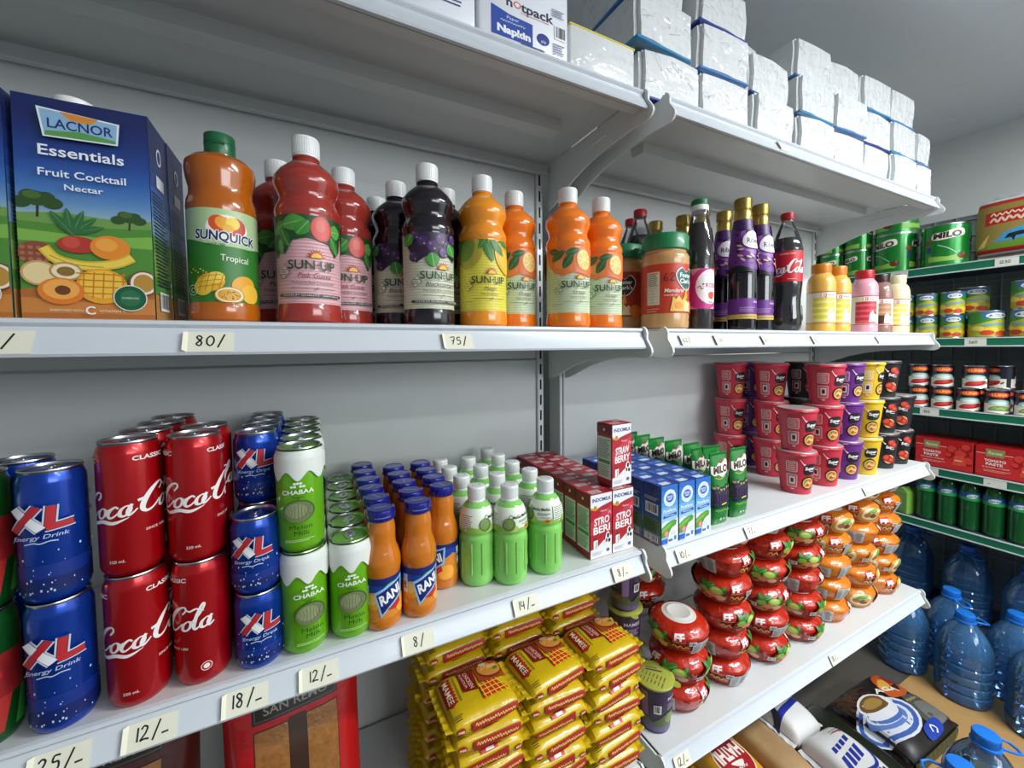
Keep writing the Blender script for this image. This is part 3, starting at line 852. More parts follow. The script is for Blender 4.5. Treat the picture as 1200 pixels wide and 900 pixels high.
BP = [(.027, 0), (.0315, .004), (.0325, .012), (.0325, .135), (.0318, .150), (.0295, .180), (.0262, .215), (.0222, .250), (.0188, .276), (.0172, .284), (.0172, .300)]
t0 = thing('syrup_bottle', None, 'bottle')
MB().lathe(BP, mat('0e0b12', .1, 0, .7, .05), 56).build('bottle_body', t0)
gold = mat('b39a52', .3, .85, .1, .1)
c = MB(); c.lathe([(.0190, .276), (.0196, .279), (.0196, .296), (.0182, .299), (.0176, .302)], gold, 40); c.build('neck_foil', t0)
c = cap_mesh(.0196, .302, .330, gold, True, 44); c.build('cap', t0)
a = Art((-.102, .145, .102, .276))
for ox in (-.102, 0, .102):
    a.P('4a2468', [(ox-.06, .28), (ox-.06, .15), (ox-.02, .146), (ox+.02, .15), (ox+.06, .16), (ox+.06, .28)])
    a.P('6d2f8a', [(ox-.05, .255), (ox-.01, .24), (ox+.05, .26), (ox+.05, .165), (ox+.01, .152), (ox-.05, .152)]); a.P('9a5ab0', [(ox-.02, .245), (ox+.03, .25), (ox+.04, .2), (ox+.01, .185), (ox-.018, .205)])
    rr = random.Random(5)
    for i in range(26):
        x, y = ox+rr.uniform(-.03, .035), rr.uniform(.165, .272); r = rr.uniform(.002, .0045)
        a.E('1e1030', x, y, r); a.E('58407a', x-.0008, y+.0008, r*.4)
    for i in range(9): leaf(a, 'd8b8a0', ox+rr.uniform(-.025, .035), rr.uniform(.172, .21), .014, .005, rr.uniform(-.9, .2))
    a.P('f0e9ee', [(ox-.012, .232), (ox+.006, .245), (ox+.034, .238), (ox+.044, .216), (ox+.03, .203), (ox+.002, .203), (ox-.014, .214)], True)
    leaf(a, '1e1030', ox+.004, .247, .016, .007, .5)
    a.T('22142e', 'Ribena', ox+.016, .2215, .0125, .042, .015)
    a.P('c98a3a', [(ox+.024, .17), (ox+.032, .185), (ox+.042, .15), (ox+.036, .146)])
    a.P('0e0b12', [(ox-.055, .1445), (ox-.055, .152), (ox-.02, .1615), (ox-.005, .155), (ox+.018, .1445)])
sleeve(BP, .145, .276, INK('4a2468'), .0325, a, t0, 'upper_label')
a = Art((-.102, .030, .102, .0805))
for ox in (-.102, 0, .102):
    a.T('e8d8ee', 'Blackcurrant', ox+.028, .072, .0045, .030, .02); a.lines('c8b0d4', ox-.02, ox+.02, .047, .060, 3, .001); a.E('e8d8ee', ox+.034, .055, .005); a.E('7a3a92', ox+.034, .055, .004)
    a.R('c8a850', ox-.051, .030, ox+.051, .041); a.R('8a6a24', ox-.02, .0345, ox+.03, .0365)
sleeve(BP, .030, .0805, INK('6a2a86'), .0325, a, t0, 'lower_label')
g = 'purple labelled blackcurrant cordial bottles with gold caps'
place(t0, (.378, -.282, Z_M), -.50, 'gold capped cordial bottle at the shelf edge, left of the pair in front', g)
place(t0, (.462, -.274, Z_M), -.56, 'gold capped cordial bottle next to the front cola bottle', g)
place(t0, (.425, -.198, Z_M), -1.0, 'gold capped cordial bottle close behind the front pair', g)
place(t0, (.335, -.197, Z_M), -.9, 'gold capped cordial bottle just right of the rose syrup bottle', g)
place(t0, (.350, -.126, Z_M), -.6, 'gold capped cordial bottle whose cap rises over the powder jar, right one', g)
place(t0, (.318, -.054, Z_M), -.3, 'gold capped cordial bottle at the back wall behind the powder jar', g)

CP = [(.014, .002), (.026, 0), (.034, .008), (.0365, .022), (.0360, .045), (.0335, .070), (.0330, .085), (.0345, .105), (.0362, .128), (.0364, .132), (.0364, .214), (.0362, .222), (.0330, .242), (.0265, .262), (.0190, .282), (.0148, .292), (.0138, .298), (.0138, .302)]
def cola(full):
    t = thing('cola_bottle', None, 'bottle')
    b = MB(); b.lathe(CP, clear_pet, 48, close=False); b.lathe([(.0138, .2995), (.0165, .3000), (.0165, .3015), (.0138, .302)], clear_pet, 40, close=False); b.build('bottle_plastic', t)
    b = MB(); b.lathe([(r*.965, max(z, .002)) for r, z in band(CP, .002, .250)], mat('120806', .1, 0, .5, .05), 48)
    for i in range(5):
        q = 2*PI*i/5
        b.tube([(.030*math.sin(q), -.030*math.cos(q), .012), (.0345*math.sin(q), -.0345*math.cos(q), .035), (.0322*math.sin(q), -.0322*math.cos(q), .07)], .004, mat('120806', .1, 0, .5, .05), 8)
    b.build('cola', t)
    c = cap_mesh(.0160, .3035, .3195, PLA('b8101c'), True, 44); c.lathe([(.0150, .3005), (.0162, .301), (.0162, .303), (.0150, .3035)], PLA('b8101c'), 40); c.build('cap', t)
    a = Art((-.1145, .1325, .1145, .2135))
    for ox in (-.057, .057):
        coca(a, 'f4f0ee', ox-.054, .156, .034, .78, .22); a.T('f0dcd8', 'ORIGINAL TASTE', ox, .2055, .0042, .036, .01); a.lines('f0c8c4', ox+.0, ox+.022, .1375, .1405, 1, .001)
    sleeve(CP, .1325, .2135, INK('c4101c'), .0364, a, t)
    return t
co = cola(1); g = 'cola bottles with red caps'
place(co, (.563, -.286, Z_M), .55, 'cola bottle with red label at the front beside the milk drinks', g)
place(co, (.178, -.135, Z_M), .3, 'cola bottle behind the powder jar with its clear neck and red cap showing', g)
place(co, (.212, -.066, Z_M), .2, 'cola bottle at the back behind the orange juice with red cap showing', g)

# ================================================================ flavoured milk bottles
FP = [(.031, 0), (.0350, .004), (.0358, .012), (.0352, .026), (.0348, .03), (.0348, .112), (.0352, .116), (.0356, .130), (.0345, .146), (.0312, .158), (.0262, .166), (.0235, .169), (.0235, .173)]
def fmilk(body, capc, c1, c2, choc=False):
    t = thing('milk_drink_bottle', None, 'bottle')
    MB().lathe(FP, mat(body, .25, 0, .5, .04, .5, 0, 60, .2), 52).build('bottle_body', t)
    cap_mesh(.0242, .171, .199, PLA(capc), True, 48).build('cap', t)
    a = Art((-.11, .026, .11, .1165))
    a.R('b8262c', -.11, .1145, .11, .1165); a.R('b8262c', -.11, .026, .11, .028)
    for ox in (-.11, 0, .11):
        a.R(c1, ox-.022, .030, ox+.034, .098)
        for i in range(4): a.R(c2, ox-.022, .032+i*.017, ox+.034, .039+i*.017)
        if choc: a.R('4a2418', ox-.004, .032, ox+.014, .06); a.R('d8d4cc', ox-.022, .030, ox-.006, .105); a.lines('8a8a86', ox-.021, ox-.007, .035, .1, 14, .0014)
        a.P('f3efe8', [(ox+.012, .034), (ox+.014, .06), (ox+.022, .07), (ox+.026, .058), (ox+.034, .056), (ox+.034, .034)])
        a.R('f3efe8', ox-.002, .100, ox+.034, .112); a.R('b8262c', ox+.002, .101, ox+.009, .111); a.S('f3efe8', [(ox+.004, .103), (ox+.004, .109), (ox+.007, .108), (ox+.0045, .106), (ox+.007, .104), (ox+.004, .103)], .0009); a.scrawl('b8262c', ox+.011, ox+.031, .1055, .004, .0013)
    sleeve(FP, .026, .1165, INK('e8dcc0' if not choc else 'd8c8c4'), .035, a, t, 'label')
    return t
yl_ = fmilk('e2b04e', 'e08a1a', 'dccb3a', 'e6dc8a')
place(yl_, (.745, -.282, Z_M), -1.0, 'yellow flavoured milk bottle with orange cap nearest the cola')
place(yl_, (.833, -.281, Z_M), -1.02, 'yellow flavoured milk bottle with orange cap beside the pink one')
place(fmilk('e3a0b0', 'c41e2c', 'c4283c', 'd85a66'), (.992, -.285, Z_M), -1.15, 'pink strawberry milk bottle with red cap')
place(fmilk('8f6a60', '3a1a12', 'b0805a', 'c89a78', True), (1.135, -.270, Z_M), -1.2, 'brown chocolate milk bottle with dark brown cap')
place(fmilk('e8dcae', 'e9e0bc', 'e0cf5a', 'ece2a0'), (1.215, -.285, Z_M), -1.25, 'cream coloured vanilla milk bottle at the right shelf end')
for o in [o for o in COL.objects if o.name.startswith('milk_drink_bottle')]: o['group'] = 'flavoured milk bottles'

# ================================================================ drink cans
def can_prof(r, h):
    return [(r*.74, .0015), (r*.80, 0), (r*.86, .0015), (r*.97, .007), (r, .0115), (r, h-.0150), (r*.985, h-.0115), (r*.90, h-.0045), (r*.885, h-.003)]
def can(name, r, h, body, art, cat='can', lidm=METAL):
    t = thing(name, None, cat)
    p = can_prof(r, h)
    b = MB(); b.lathe(p, body, 60)
    b.lathe([(r*.73, .0014), (r*.80, -.0000), (r*.87, .0019)], METAL, 60, close=False)
    if art: b.art(art, around(p, r), r*2*PI/60, [z for _, z in p])
    b.build('can_body', t)
    l = MB()
    l.lathe([(r*.885, h-.004), (r*.925, h-.0012), (r*.91, h), (r*.875, h-.0004), (r*.84, h-.0035), (r*.80, h-.0048), (r*.78, h-.0034), (0.0001, h-.0034)], lidm, 60, close=False)
    lid = l.build('lid', t)
    k = MB(); z = h-.0030
    k.prism([(r*.26*math.cos(q)*1.0, r*.12+r*.46*math.sin(q)*1.0) for q in [2*PI*i/18 for i in range(18)]], z, z+.0012, METAL, 'z')
    k.prism([(r*.13*math.cos(q), r*.30+r*.14*math.sin(q)) for q in [2*PI*i/12 for i in range(12)]], z+.0011, z+.0014, DKMETAL, 'z')
    k.lathe([(.0022, z), (.0022, z+.0018), (.0001, z+.002)], METAL, 12, close=False)
    k.tube([(r*.40*math.cos(q), -r*.40+r*.36*math.sin(q), z-.0003) for q in [2*PI*i/20 for i in range(20)]], .0004, DKMETAL, 5, True)
    k.build('pull_tab', lid)
    return t

RED = mat('b00812', .28, .45, .35, .03)
r_, h_ = .0287, .1525
a = Art()
C_ = 2*PI*r_
for ox in (0,):
    coca(a, 'efe9e6', ox-.058, .068, .029, 1.03, .25, .05)
    a.T('f0e6e2', 'CLASSIC', ox+.014, .1335, .0048, .031, .03); a.T('e8d6d2', 'SINCE 1886', ox+.018, .050, .0028, .022, .01)
    a.T('e8d6d2', '320 mL', ox-.018, .020, .0032, .014, .01)
a.T('f0e6e2', 'CLASSIC', -.052, .1335, .0048, .031, .03); a.E('efe9e6', .046, .024, .0055); a.E('b00812', .046, .024, .0048); a.E('efe9e6', .046, .024, .003)
coke = can('cola_can', r_, h_, RED, a)
g = 'red cola cans'
ha = h_
place(coke, (-.794, -.318, Z_L), .62, 'red cola can at the bottom of the left front stack', g)
place(coke, (-.795, -.317, Z_L+ha), .44, 'red cola can on top of the left front stack', g)
place(coke, (-.733, -.315, Z_L), -1.35, 'red cola can at the bottom of the right front stack', g)
place(coke, (-.734, -.314, Z_L+ha), .66, 'red cola can on top of the right front stack', g)
for k, (x, y) in enumerate(((-.795, -.256), (-.734, -.255), (-.795, -.197), (-.734, -.196), (-.795, -.138), (-.734, -.137))):
    side = ('left', 'right')[k % 2]
    if side == 'left' or k < 3:
        place(coke, (x, y, Z_L), jit(1.5), 'lower red cola can in the %s column, %s from the shelf edge' % (side, ORD[k//2+1]), g)
        place(coke, (x+jit(.001), y, Z_L+ha), jit(1.5), 'upper red cola can in the %s column, %s from the shelf edge' % (side, ORD[k//2+1]), g)

BLUE = mat('0d3fa8', .26, .55, .4, .05)
DBLUE = INK('0a1a50')
def xl_art(r, h, s):
    a = Art(); C = 2*PI*r
    a.R('0b2c80', -C/2, .012, C/2, h*.30); a.R('0a1f60', -C/2, .012, C/2, h*.20)
    rr = random.Random(8)
    for i in range(70):
        x = rr.uniform(-C/2, C/2); y = .014+h*.42*rr.random()**1.6; q = rr.choice((.0005, .0008, .0012))
        a.R('b9cbe6', x-q*.6, y-q, x+q*.6, y+q)
    for ox in (-C/2, 0, C/2):
        y = h*.66
        for cc, w in (('c9ced6', .0095*s), ('16245c', .0070*s)):
            a.S(cc, [(ox-.017*s, y+.0125*s), (ox+.001*s, y-.0125*s)], w*1.1, False, False); a.S(cc, [(ox-.001*s, y+.0125*s), (ox-.018*s, y-.0125*s)], w, False, False)
            a.S(cc, [(ox+.008*s, y+.0125*s), (ox+.006*s, y-.010*s)], w, False, False); a.S(cc, [(ox+.003*s, y-.0102*s), (ox+.022*s, y-.0085*s)], w, False, False)
        for cc, w in (('b8242c', .0060*s),):
            a.S('e6e8ec', [(ox-.017*s, y+.0120*s), (ox+.001*s, y-.0120*s)], w*1.2, False, False); a.S(cc, [(ox-.001*s, y+.0120*s), (ox-.018*s, y-.0120*s)], w, False, False)
            a.S(cc, [(ox+.008*s, y+.0120*s), (ox+.006*s, y-.0095*s)], w, False, False); a.S(cc, [(ox+.004*s, y-.0100*s), (ox+.021*s, y-.0083*s)], w, False, False)
        a.T('b4c2dc', 'Energy Drink', ox, y-.019*s, .0042*s, .036*s, .01, .2); a.S('b4c2dc', [(ox-.010*s, y-.0255*s), (ox-.004*s, y-.0245*s), (ox+.0, y-.026*s), (ox+.006*s, y-.0245*s), (ox+.011*s, y-.0255*s)], .0012*s)
    return a
xr_, xh = .0268, .1415
xl = can('energy_drink_can', xr_, xh, BLUE, xl_art(xr_, xh, 1.0))
g = 'tall blue energy drink cans'
place(xl, (-.857, -.322, Z_L), .12, 'tall blue energy drink can at the bottom left of the front edge', g)
place(xl, (-.858, -.321, Z_L+xh), .05, 'tall blue energy drink can stacked at far left front', g)
place(xl, (-.905, -.262, Z_L), 1, 'lower tall blue energy drink can behind the green and red cans', g)
place(xl, (-.905, -.262, Z_L+xh), 2, 'upper tall blue energy drink can behind the green and red cans', g)
sr, sh = .0275, .0975
xs = can('energy_drink_can', sr, sh, BLUE, xl_art(sr, sh, .92))
g = 'short blue energy drink cans'
place(xs, (-.672, -.321, Z_L), .12, 'short blue energy drink can at the bottom of the low front stack', g)
place(xs, (-.673, -.320, Z_L+sh), -.05, 'short blue energy drink can on top of the low front stack', g)
for k in range(4):
    y = -.262+.0565*k
    for n in range(3):
        if k and n == 0: continue
        place(xs, (-.674+jit(.001), y, Z_L+sh*n), .0 if k == 0 else jit(1), '%s short blue energy drink can in the high stack %s from the front' % (('bottom', 'middle', 'top')[n], ORD[k+1]), g)

# dark green and red striped cans at the far left edge
gm = mat('14521f', .28, .4, .35, .05)
a = Art(); C = 2*PI*.0265
a.R('8a1a1c', -C/2, .05, C/2, .095)
for i in range(8): a.P('2f8a35' if i % 2 else 'a82a24', [(-C/2+i*.021, .014), (-C/2+i*.021+.012, .014), (-C/2+i*.021+.02, .05), (-C/2+i*.021+.008, .05)])
for ox in (-C/2, 0, C/2): a.E('e8e4dc', ox, .108, .012, .008); a.E('b01c1c', ox, .074, .014, .009)
gc = can('soda_can', .0265, .1415, gm, a); g = 'green and red cans'
place(gc, (-.918, -.320, Z_L), .4, 'green and red can cut off by the left edge, lower one', g)
place(gc, (-.918, -.319, Z_L+.1415), .5, 'green and red can cut off by the left edge, upper one', g)

LIME = mat('6fb81a', .28, .25, .35, .04)
mr, mh = .0288, .1385
a = Art(); C = 2*PI*mr
drip = []
n = 14
for i in range(n+1):
    x = -C/2+C*i/n
    drip.append((x, mh-.042 if i % 2 else mh-.030))
pts = smooth_path(drip, False, 6)
for (x0, y0), (x1, y1) in zip(pts, pts[1:]):
    a._add(INK('dfe3dc'), [[(x0, y0), (x1, y1), (x1, mh-.0035), (x0, mh-.0035)]])
for ox in (-C/2, 0, C/2):
    for dx, dy in ((-.003, 0), (.003, 0), (0, .004), (-.006, .0), (.006, 0), (-.003, .004), (.003, .004)): a.E('e8efe0', ox+dx, .0905+dy, .0016, .0016, n=10)
    a.T('e8efe0', 'CHABAA', ox, .0835, .0055, .032, .02)
    a.E('3f5a28', ox+.001, .058, .0155, .0148); a.E('6f7a52', ox, .0575, .0148, .0140); a.E('8a936a', ox-.002, .059, .0105, .0098)
    for i in range(7): a.S('5a6444', [(ox-.012+i*.004, .047+abs(i-3)*.0015), (ox-.009+i*.003, .058), (ox-.012+i*.004, .069-abs(i-3)*.0015)], .0004)
    a.S('3a5a20', [(ox, .072), (ox+.001, .077)], .0012, False, False); a.S('3a5a20', [(ox-.005, .077), (ox+.006, .0765)], .001)
    a.T('1d3a14', 'Melon', ox+.002, .0375, .0058, .022, .0); a.T('1d3a14', 'Milk', ox+.003, .0295, .0058, .015, .0)
    a.lines('cfe6b0', ox-.014, ox+.016, .018, .022, 2, .0006)
mel = can('milk_drink_can', mr, mh, LIME, a)
g = 'green melon drink cans'
place(mel, (-.619, -.318, Z_L), .20, 'lime green melon drink can at the bottom of the tall front stack', g)
place(mel, (-.620, -.317, Z_L+mh), -.06, 'lime green melon drink can on top of the tall front stack', g)
for k in range(4):
    place(mel, (-.619, -.259+.0590*k, Z_L), jit(1), 'lower lime green can in the tall row, %s from the front' % ORD[k+1], g)
    place(mel, (-.6195, -.259+.0590*k, Z_L+mh), jit(1), 'upper lime green melon can in the tall row, %s from the front' % ORD[k+1], g)
for k in range(6):
    place(mel, (-.5585+.0012*k, -.317+.0585*k if k < 5 else -.032, Z_L), -.05 if k == 0 else jit(1), 'lime green can in the low row beside the orange bottles, %s' % (ORD[k]+' from front' if k else 'the foremost'), g)

# ================================================================ small orange juice bottles
RN = [(.0215, 0), (.0258, .003), (.0266, .009), (.0266, .016), (.0258, .018), (.0258, .078), (.0266, .081), (.0276, .090), (.0268, .100), (.0236, .111), (.0208, .119), (.0202, .126), (.0204, .140), (.0192, .150), (.0182, .153), (.0182, .158)]
t = thing('orange_drink_bottle', None, 'bottle')
MB().lathe(RN, mat('c9741a', .1, 0, .7, .06, .5, 0, 60, .3), 48).build('bottle_body', t)
b = MB(); cb = mat('1a1f86', .25, .2, .5, .03)
b.lathe([(.0198, .1565), (.0206, .158), (.0206, .1685), (.0198, .1715), (.0175, .1725), (.0165, .1718), (.0001, .1718)], cb, 48, close=False)
for i in range(20):
    q = 2*PI*i/20; b.box(.0204*math.sin(q)-.0008, -.0204*math.cos(q)-.0008, .158, .0204*math.sin(q)+.0008, -.0204*math.cos(q)+.0008, .1615, cb)
aa = Art(); aa.scrawl('9aa2d0', -.009, .009, 0, .004, .0013); b.art(aa, flat((0, 0, .1718), (1, 0, 0), (0, 1, 0)))
aa = Art(); aa.scrawl('8a92c4', -.012, .012, .163, .002, .0006); b.art(aa, lambda u, v, h: ((.0206+h)*math.sin(u/.0206), -(.0206+h)*math.cos(u/.0206), v), .0206*2*PI/48)
b.build('cap', t)
C = 2*PI*.0258
a = Art((-C/2, .0182, C/2, .0778))
for ox in (-C/2, 0, C/2):
    a.P('1a3f9e', [(ox-.041, .078), (ox-.041, .062), (ox-.02, .052), (ox+.01, .06), (ox+.03, .055), (ox+.041, .06), (ox+.041, .078)]); a.P('12256e', [(ox-.041, .078), (ox-.041, .07), (ox, .066), (ox+.041, .07), (ox+.041, .078)])
    a.E('f0a030', ox-.017, .045, .012, .013); a.E('f6c060', ox-.019, .047, .007, .008); a.E('f0a83a', ox+.03, .03, .014, .013)
    a.S('6ab04a', [(ox-.004, .06), (ox+.006, .067), (ox+.02, .0695)], [.001, .004, .001])
    for cc, e in (('8fc4e6', .0032), ('12256e', .0)):
        a.P(cc, [(ox-.012-e, .054+e), (ox+.006, .064+e), (ox+.026+e, .0705+e), (ox+.024+e, .048-e), (ox+.006, .036-e), (ox-.0045-e*.5, .0255-e*1.4)])
    a.T('f2f3f4', 'RANI', ox+.0075, .0515, .0135, .031, .04, .18, .42)
    a.P('c02a24', [(ox+.002, .031), (ox+.022, .043), (ox+.024, .034), (ox+.014, .028)])
    a.R('dfe0dc', ox-.031, .040, ox-.023, .068); a.barcode(ox-.031, .044, ox-.024, .060, 3, True); a.T('dfe0dc', '1.1', ox-.028, .027, .004, .007)
sleeve(RN, .0182, .0778, INK('d9862a'), .0258, a, t, 'label', 48)
g = 'small orange juice bottles with blue caps'
cols = [('left', [(-.516, -.323+.0500*k) for k in range(6)]), ('middle', [(-.4605, -.320+.0505*k) for k in range(5)]), ('right', [(-.407, -.269+.0505*k) for k in range(4)])]
for nm, pts in cols:
    for k, (x, y) in enumerate(pts):
        rz = {('left', 0): -.02, ('middle', 0): -.02, ('right', 0): 1.9}.get((nm, k), jit(2.5))
        place(t, (x+jit(.0012) if k else x, y, Z_L), rz, 'small orange juice bottle with blue cap in the %s row, %s' % (nm, ORD[k]+' from the front' if k else 'the foremost'), g)

# ================================================================ green drink bottles with white caps
MK = [(.0225, 0), (.0278, .0025), (.0300, .008), (.0306, .016), (.0300, .030), (.0298, .050), (.0300, .070), (.0306, .080), (.0302, .0855), (.0288, .0880), (.0288, .0905), (.0304, .0935), (.0308, .102), (.0300, .112), (.0280, .122), (.0245, .131), (.0198, .138), (.0152, .1415), (.0142, .1435), (.0142, .146)]
t = thing('jelly_drink_bottle', None, 'bottle')
mm = mat('88d266', .12, 0, .6, .16, .5, .12, 25, .45, 30)
b = MB(); b.lathe(MK, mm, 56)
for i in range(10):
    q = 2*PI*i/10
    b.tube([(.0296*math.sin(q), -.0296*math.cos(q), .022), (.0287*math.sin(q), -.0287*math.cos(q), .05), (.0296*math.sin(q), -.0296*math.cos(q), .076)], .0022, mm, 8)
b.build('bottle_body', t)
c = cap_mesh(.0152, .1450, .1670, PLA('e9ecea'), True, 40, .0012); c.lathe([(.0146, .1405), (.0156, .1415), (.0154, .1440), (.0146, .1448)], PLA('e9ecea'), 40)
aa = Art(); aa.S('9aa09c', [(.009*math.cos(2*PI*i/12), .006*math.sin(2*PI*i/12)) for i in range(12)], .0008, True); c.art(aa, flat((0, 0, .1671), (1, 0, 0), (0, 1, 0)))
c.build('cap', t)
C = 2*PI*.03
a = Art((-C/2, .0945, C/2, .1335))
for ox in (-C/2, 0, C/2):
    a.T('26301f', 'MoGu MoGu', ox+.010, .1195, .0045, .033, .03, 0, .05); a.lines('4a5a44', ox+.004, ox+.028, .109, .114, 2, .001); a.lines('4a5a44', ox+.010, ox+.028, .1045, .107, 1, .001)
    a.P('8fbf4a', [(ox-.04, .106), (ox-.012, .1), (ox+.015, .1), (ox+.04, .106), (ox+.047, .0945), (ox-.047, .0945)])
    a.E('b8c86a', ox-.006, .1005, .009, .006); a.E('5a7a3a', ox-.013, .1075, .0105, .0110); a.E('7a9450', ox-.0145, .1085, .0078, .0085); a.S('4a5a2c', [(ox-.013, .118), (ox-.011, .1225), (ox-.007, .1215)], .001)
    a.E('d0a52c', ox+.022, .0995, .0055, .0042); a.E('c0502c', ox+.022, .0995, .0042, .0022)
    a.P('eaf1e2', [(ox+.0325, .125), (ox+.0615, .125), (ox+.0615, .1), (ox+.0325, .1)]); a.lines('5a6a54', ox+.034, ox+.060, .1, .124, 8, .0011)
sleeve(MK, .0945, .1335, INK('e2ebda'), .03, a, t, 'label', 56)
g = 'green drink bottles with white caps'
pos = [(-.297, -.310), (-.225, -.312), (-.352, -.292)]
place(t, (*pos[0], Z_L), -.05, 'green drink bottle at the shelf edge, nearest of its group', g)
place(t, (*pos[1], Z_L), -1.15, 'green drink bottle at the shelf edge next to the strawberry milk cartons', g)
place(t, (-.350, -.287, Z_L), .55, 'green drink bottle beside the foremost right orange juice bottle', g)
rows = {'left': [(-.354, -.222), (-.358, -.160), (-.358, -.098)], 'middle': [(-.290, -.243), (-.298, -.180), (-.299, -.113)], 'right': [(-.222, -.249), (-.229, -.186), (-.232, -.122), (-.232, -.060)]}
for nm, ps in rows.items():
    for k, (x, y) in enumerate(ps):
        place(t, (x, y, Z_L), jit(.8), 'green drink bottle in the %s row behind, %s from the front' % (nm, ORD[k+1]), g)

# ================================================================ small drink cartons
def brick(name, W, Dp, H, front, side, top, base, flap=True):
    t = thing(name, None, 'carton')
    b = MB(); b.box(-W/2, 0, 0, W/2, Dp, H, base, .0012)
    for art, fn in ((front, flat((0, 0, 0), (1, 0, 0), (0, 0, 1))), (side, flat((-W/2, Dp/2, 0), (0, -1, 0), (0, 0, 1))), (side, flat((W/2, Dp/2, 0), (0, 1, 0), (0, 0, 1))), (front, flat((0, Dp, 0), (-1, 0, 0), (0, 0, 1))), (top, flat((0, Dp/2, H), (1, 0, 0), (0, 1, 0)))):
        b.art(art, fn)
    if flap: b.box(-W/2+.001, Dp*.46, H, W/2-.001, Dp*.54, H+.0010, base, .0003)
    b.build('carton_body', t)
    s = MB(); s.lathe([(.0030, H+.0002), (.0030, H+.0006), (.0001, H+.0007)], METAL, 14, c=(W*.25, Dp*.25)); s.build('straw_seal', t)
    return t
def strob(words):
    W, Dp, H = .053, .043, .125
    f = Art((-W/2+.0008, .001, W/2-.0008, H-.001))
    f.R('b3202f', -W/2, 0, W/2, H); f.P('c7384a', [(-W/2, .045), (W/2, .075), (W/2, .1), (-W/2, .07)])
    f.P('e9e6e4', [(-W/2, 0), (-W/2, .018), (-.012, .020), (.006, .032), (W/2, .040), (W/2, 0)])
    f.P('e9ebee', [(-W/2, H), (-W/2, .101), (-.014, .096), (.004, .101), (W/2, .106), (W/2, H)]); f.P('e0a04a', [(-W/2, .101), (-.014, .096), (-.004, .098), (-.014, .093), (-W/2, .097)])
    f.T('1c2f7a', 'INDOMILK', .001, .1135, .0068, .045, .03); f.E('c9862c', -.015, .099, .004)
    for i, wd in enumerate(words): f.T('f2eeec', wd, .001, .072-.0165*i, .0135, .036+.003*i, .03, .08, .08)
    f.scrawl('e8c4c8', -.002, .014, .0905, .004, .001); f.S('e8a0a8', [(.017, .082), (.020, .088), (.0235, .082)], .002)
    f.P('e8e4e2', [(-.019, .020), (-.013, .017), (-.009, .021), (-.009, .036), (-.014, .038), (-.019, .034)]); f.P('9a9a9e', [(-.0135, .0185), (-.0115, .0205), (-.0115, .034), (-.0135, .032)]); f.E('3a3a3e', -.014, .0375, .004, .002)
    f.P('f0eeec', [(.010, .024), (.021, .026), (.019, .045), (.014, .047), (.010, .040)], True); f.E('2a2a2c', .016, .040, .003, .005); f.E('2a2a2c', .019, .030, .003, .004); f.E('2a2a2c', .0125, .031, .002, .004)
    f.lines('8fa4c4', -.022, .004, .006, .013, 3, .0008); f.E('3a6ab0', .016, .012, .0035)
    s = Art((-Dp/2+.0008, .001, Dp/2-.0008, H-.001))
    s.R('a01c2a', -Dp/2, 0, Dp/2, H); s.R('d7dcd0', -Dp/2+.003, .014, Dp/2-.003, .098); s.lines('4a5a4a', -Dp/2+.005, Dp/2-.005, .055, .094, 12, .0012)
    s.R('5a8a5a', -Dp/2+.005, .045, Dp/2-.005, .052); s.lines('6a6a66', -Dp/2+.005, Dp/2-.005, .018, .042, 7, .001); s.R('7a1620', -Dp/2, .105, Dp/2, H); s.E('e0c8c4', 0, .113, .003)
    tp = Art((-W/2, -Dp/2, W/2, Dp/2)); tp.R('9c1a28', -W/2, -Dp/2, W/2, Dp/2); tp.R('c9b6b4', -.020, -Dp/2+.003, .006, -.003); tp.lines('7a2a30', -.018, .004, -.017, -.006, 3, .001); tp.R('b8aaa8', .004, .005, .022, .016)
    return brick('milk_carton', W, Dp, H, f, s, tp, mat('b3202f', .38, 0, .2, .03))
sb = strob(['STRO', 'BERI']); sy = strob(['STRAW', 'BERRY'])
g = 'strawberry milk cartons'
for c in range(2):
    for k in range(7):
        place(sb, (-.1115+.0545*c+.0015*k*(1 if c == 0 else .2), -.332+.0455*k, Z_L), jit(.02), 'red strawberry milk carton in the %s row, %s' % (('left', 'right')[c], ORD[k]+' from the front' if k else 'the foremost'), g)
place(sy, (-.0495, -.320, Z_L+.1262), .05, 'red strawberry milk carton standing alone on top of the others', g)

W, Dp, H = .0488, .0485, .122
f = Art((-W/2+.0008, .001, W/2-.0008, H-.001))
for i, cc in enumerate(('2a6cc0', '3478c8', '4486d0', '589ad8', '70aee0', '88bfe6', '9accea')): f.R(cc, -W/2, 0, W/2, H-.011*i)
f.E('f0f3f6', 0, .096, .0175); f.E('c8dcee', 0, .096, .0155); f.E('1c3f9a', 0, .096, .0110, .0090); f.E('3a6ac0', 0, .0965, .009, .007)
f.T('f0f3f6', 'DUTCH', 0, .0985, .0036, .015, .03); f.T('f0f3f6', 'LADY', 0, .0935, .0036, .012, .03)
f.T('eef4f8', 'PureFarm', -.001, .0705, .0058, .036, .03, .2); f.P('2a58b0', [(-.018, .061), (.020, .064), (.019, .058), (-.019, .055)]); f.scrawl('e8eef4', -.013, .013, .0597, .002, .0007)
f.P('dfe9f0', [(-W/2, .046), (-.012, .050), (.008, .045), (W/2, .052), (W/2, .034), (-W/2, .034)], False)
f.P('5a9a34', [(-W/2, .036), (-.008, .045), (.012, .049), (.020, .046), (.018, .038), (.004, .032), (-.004, .018), (-W/2, .016)]); f.P('7ab848', [(-W/2, .033), (-.008, .041), (.010, .045), (.0, .036), (-W/2, .026)])
f.P('eef1f4', [(-.008, .0), (-.002, .024), (.006, .034), (.018, .036), (W/2, .04), (W/2, 0)])
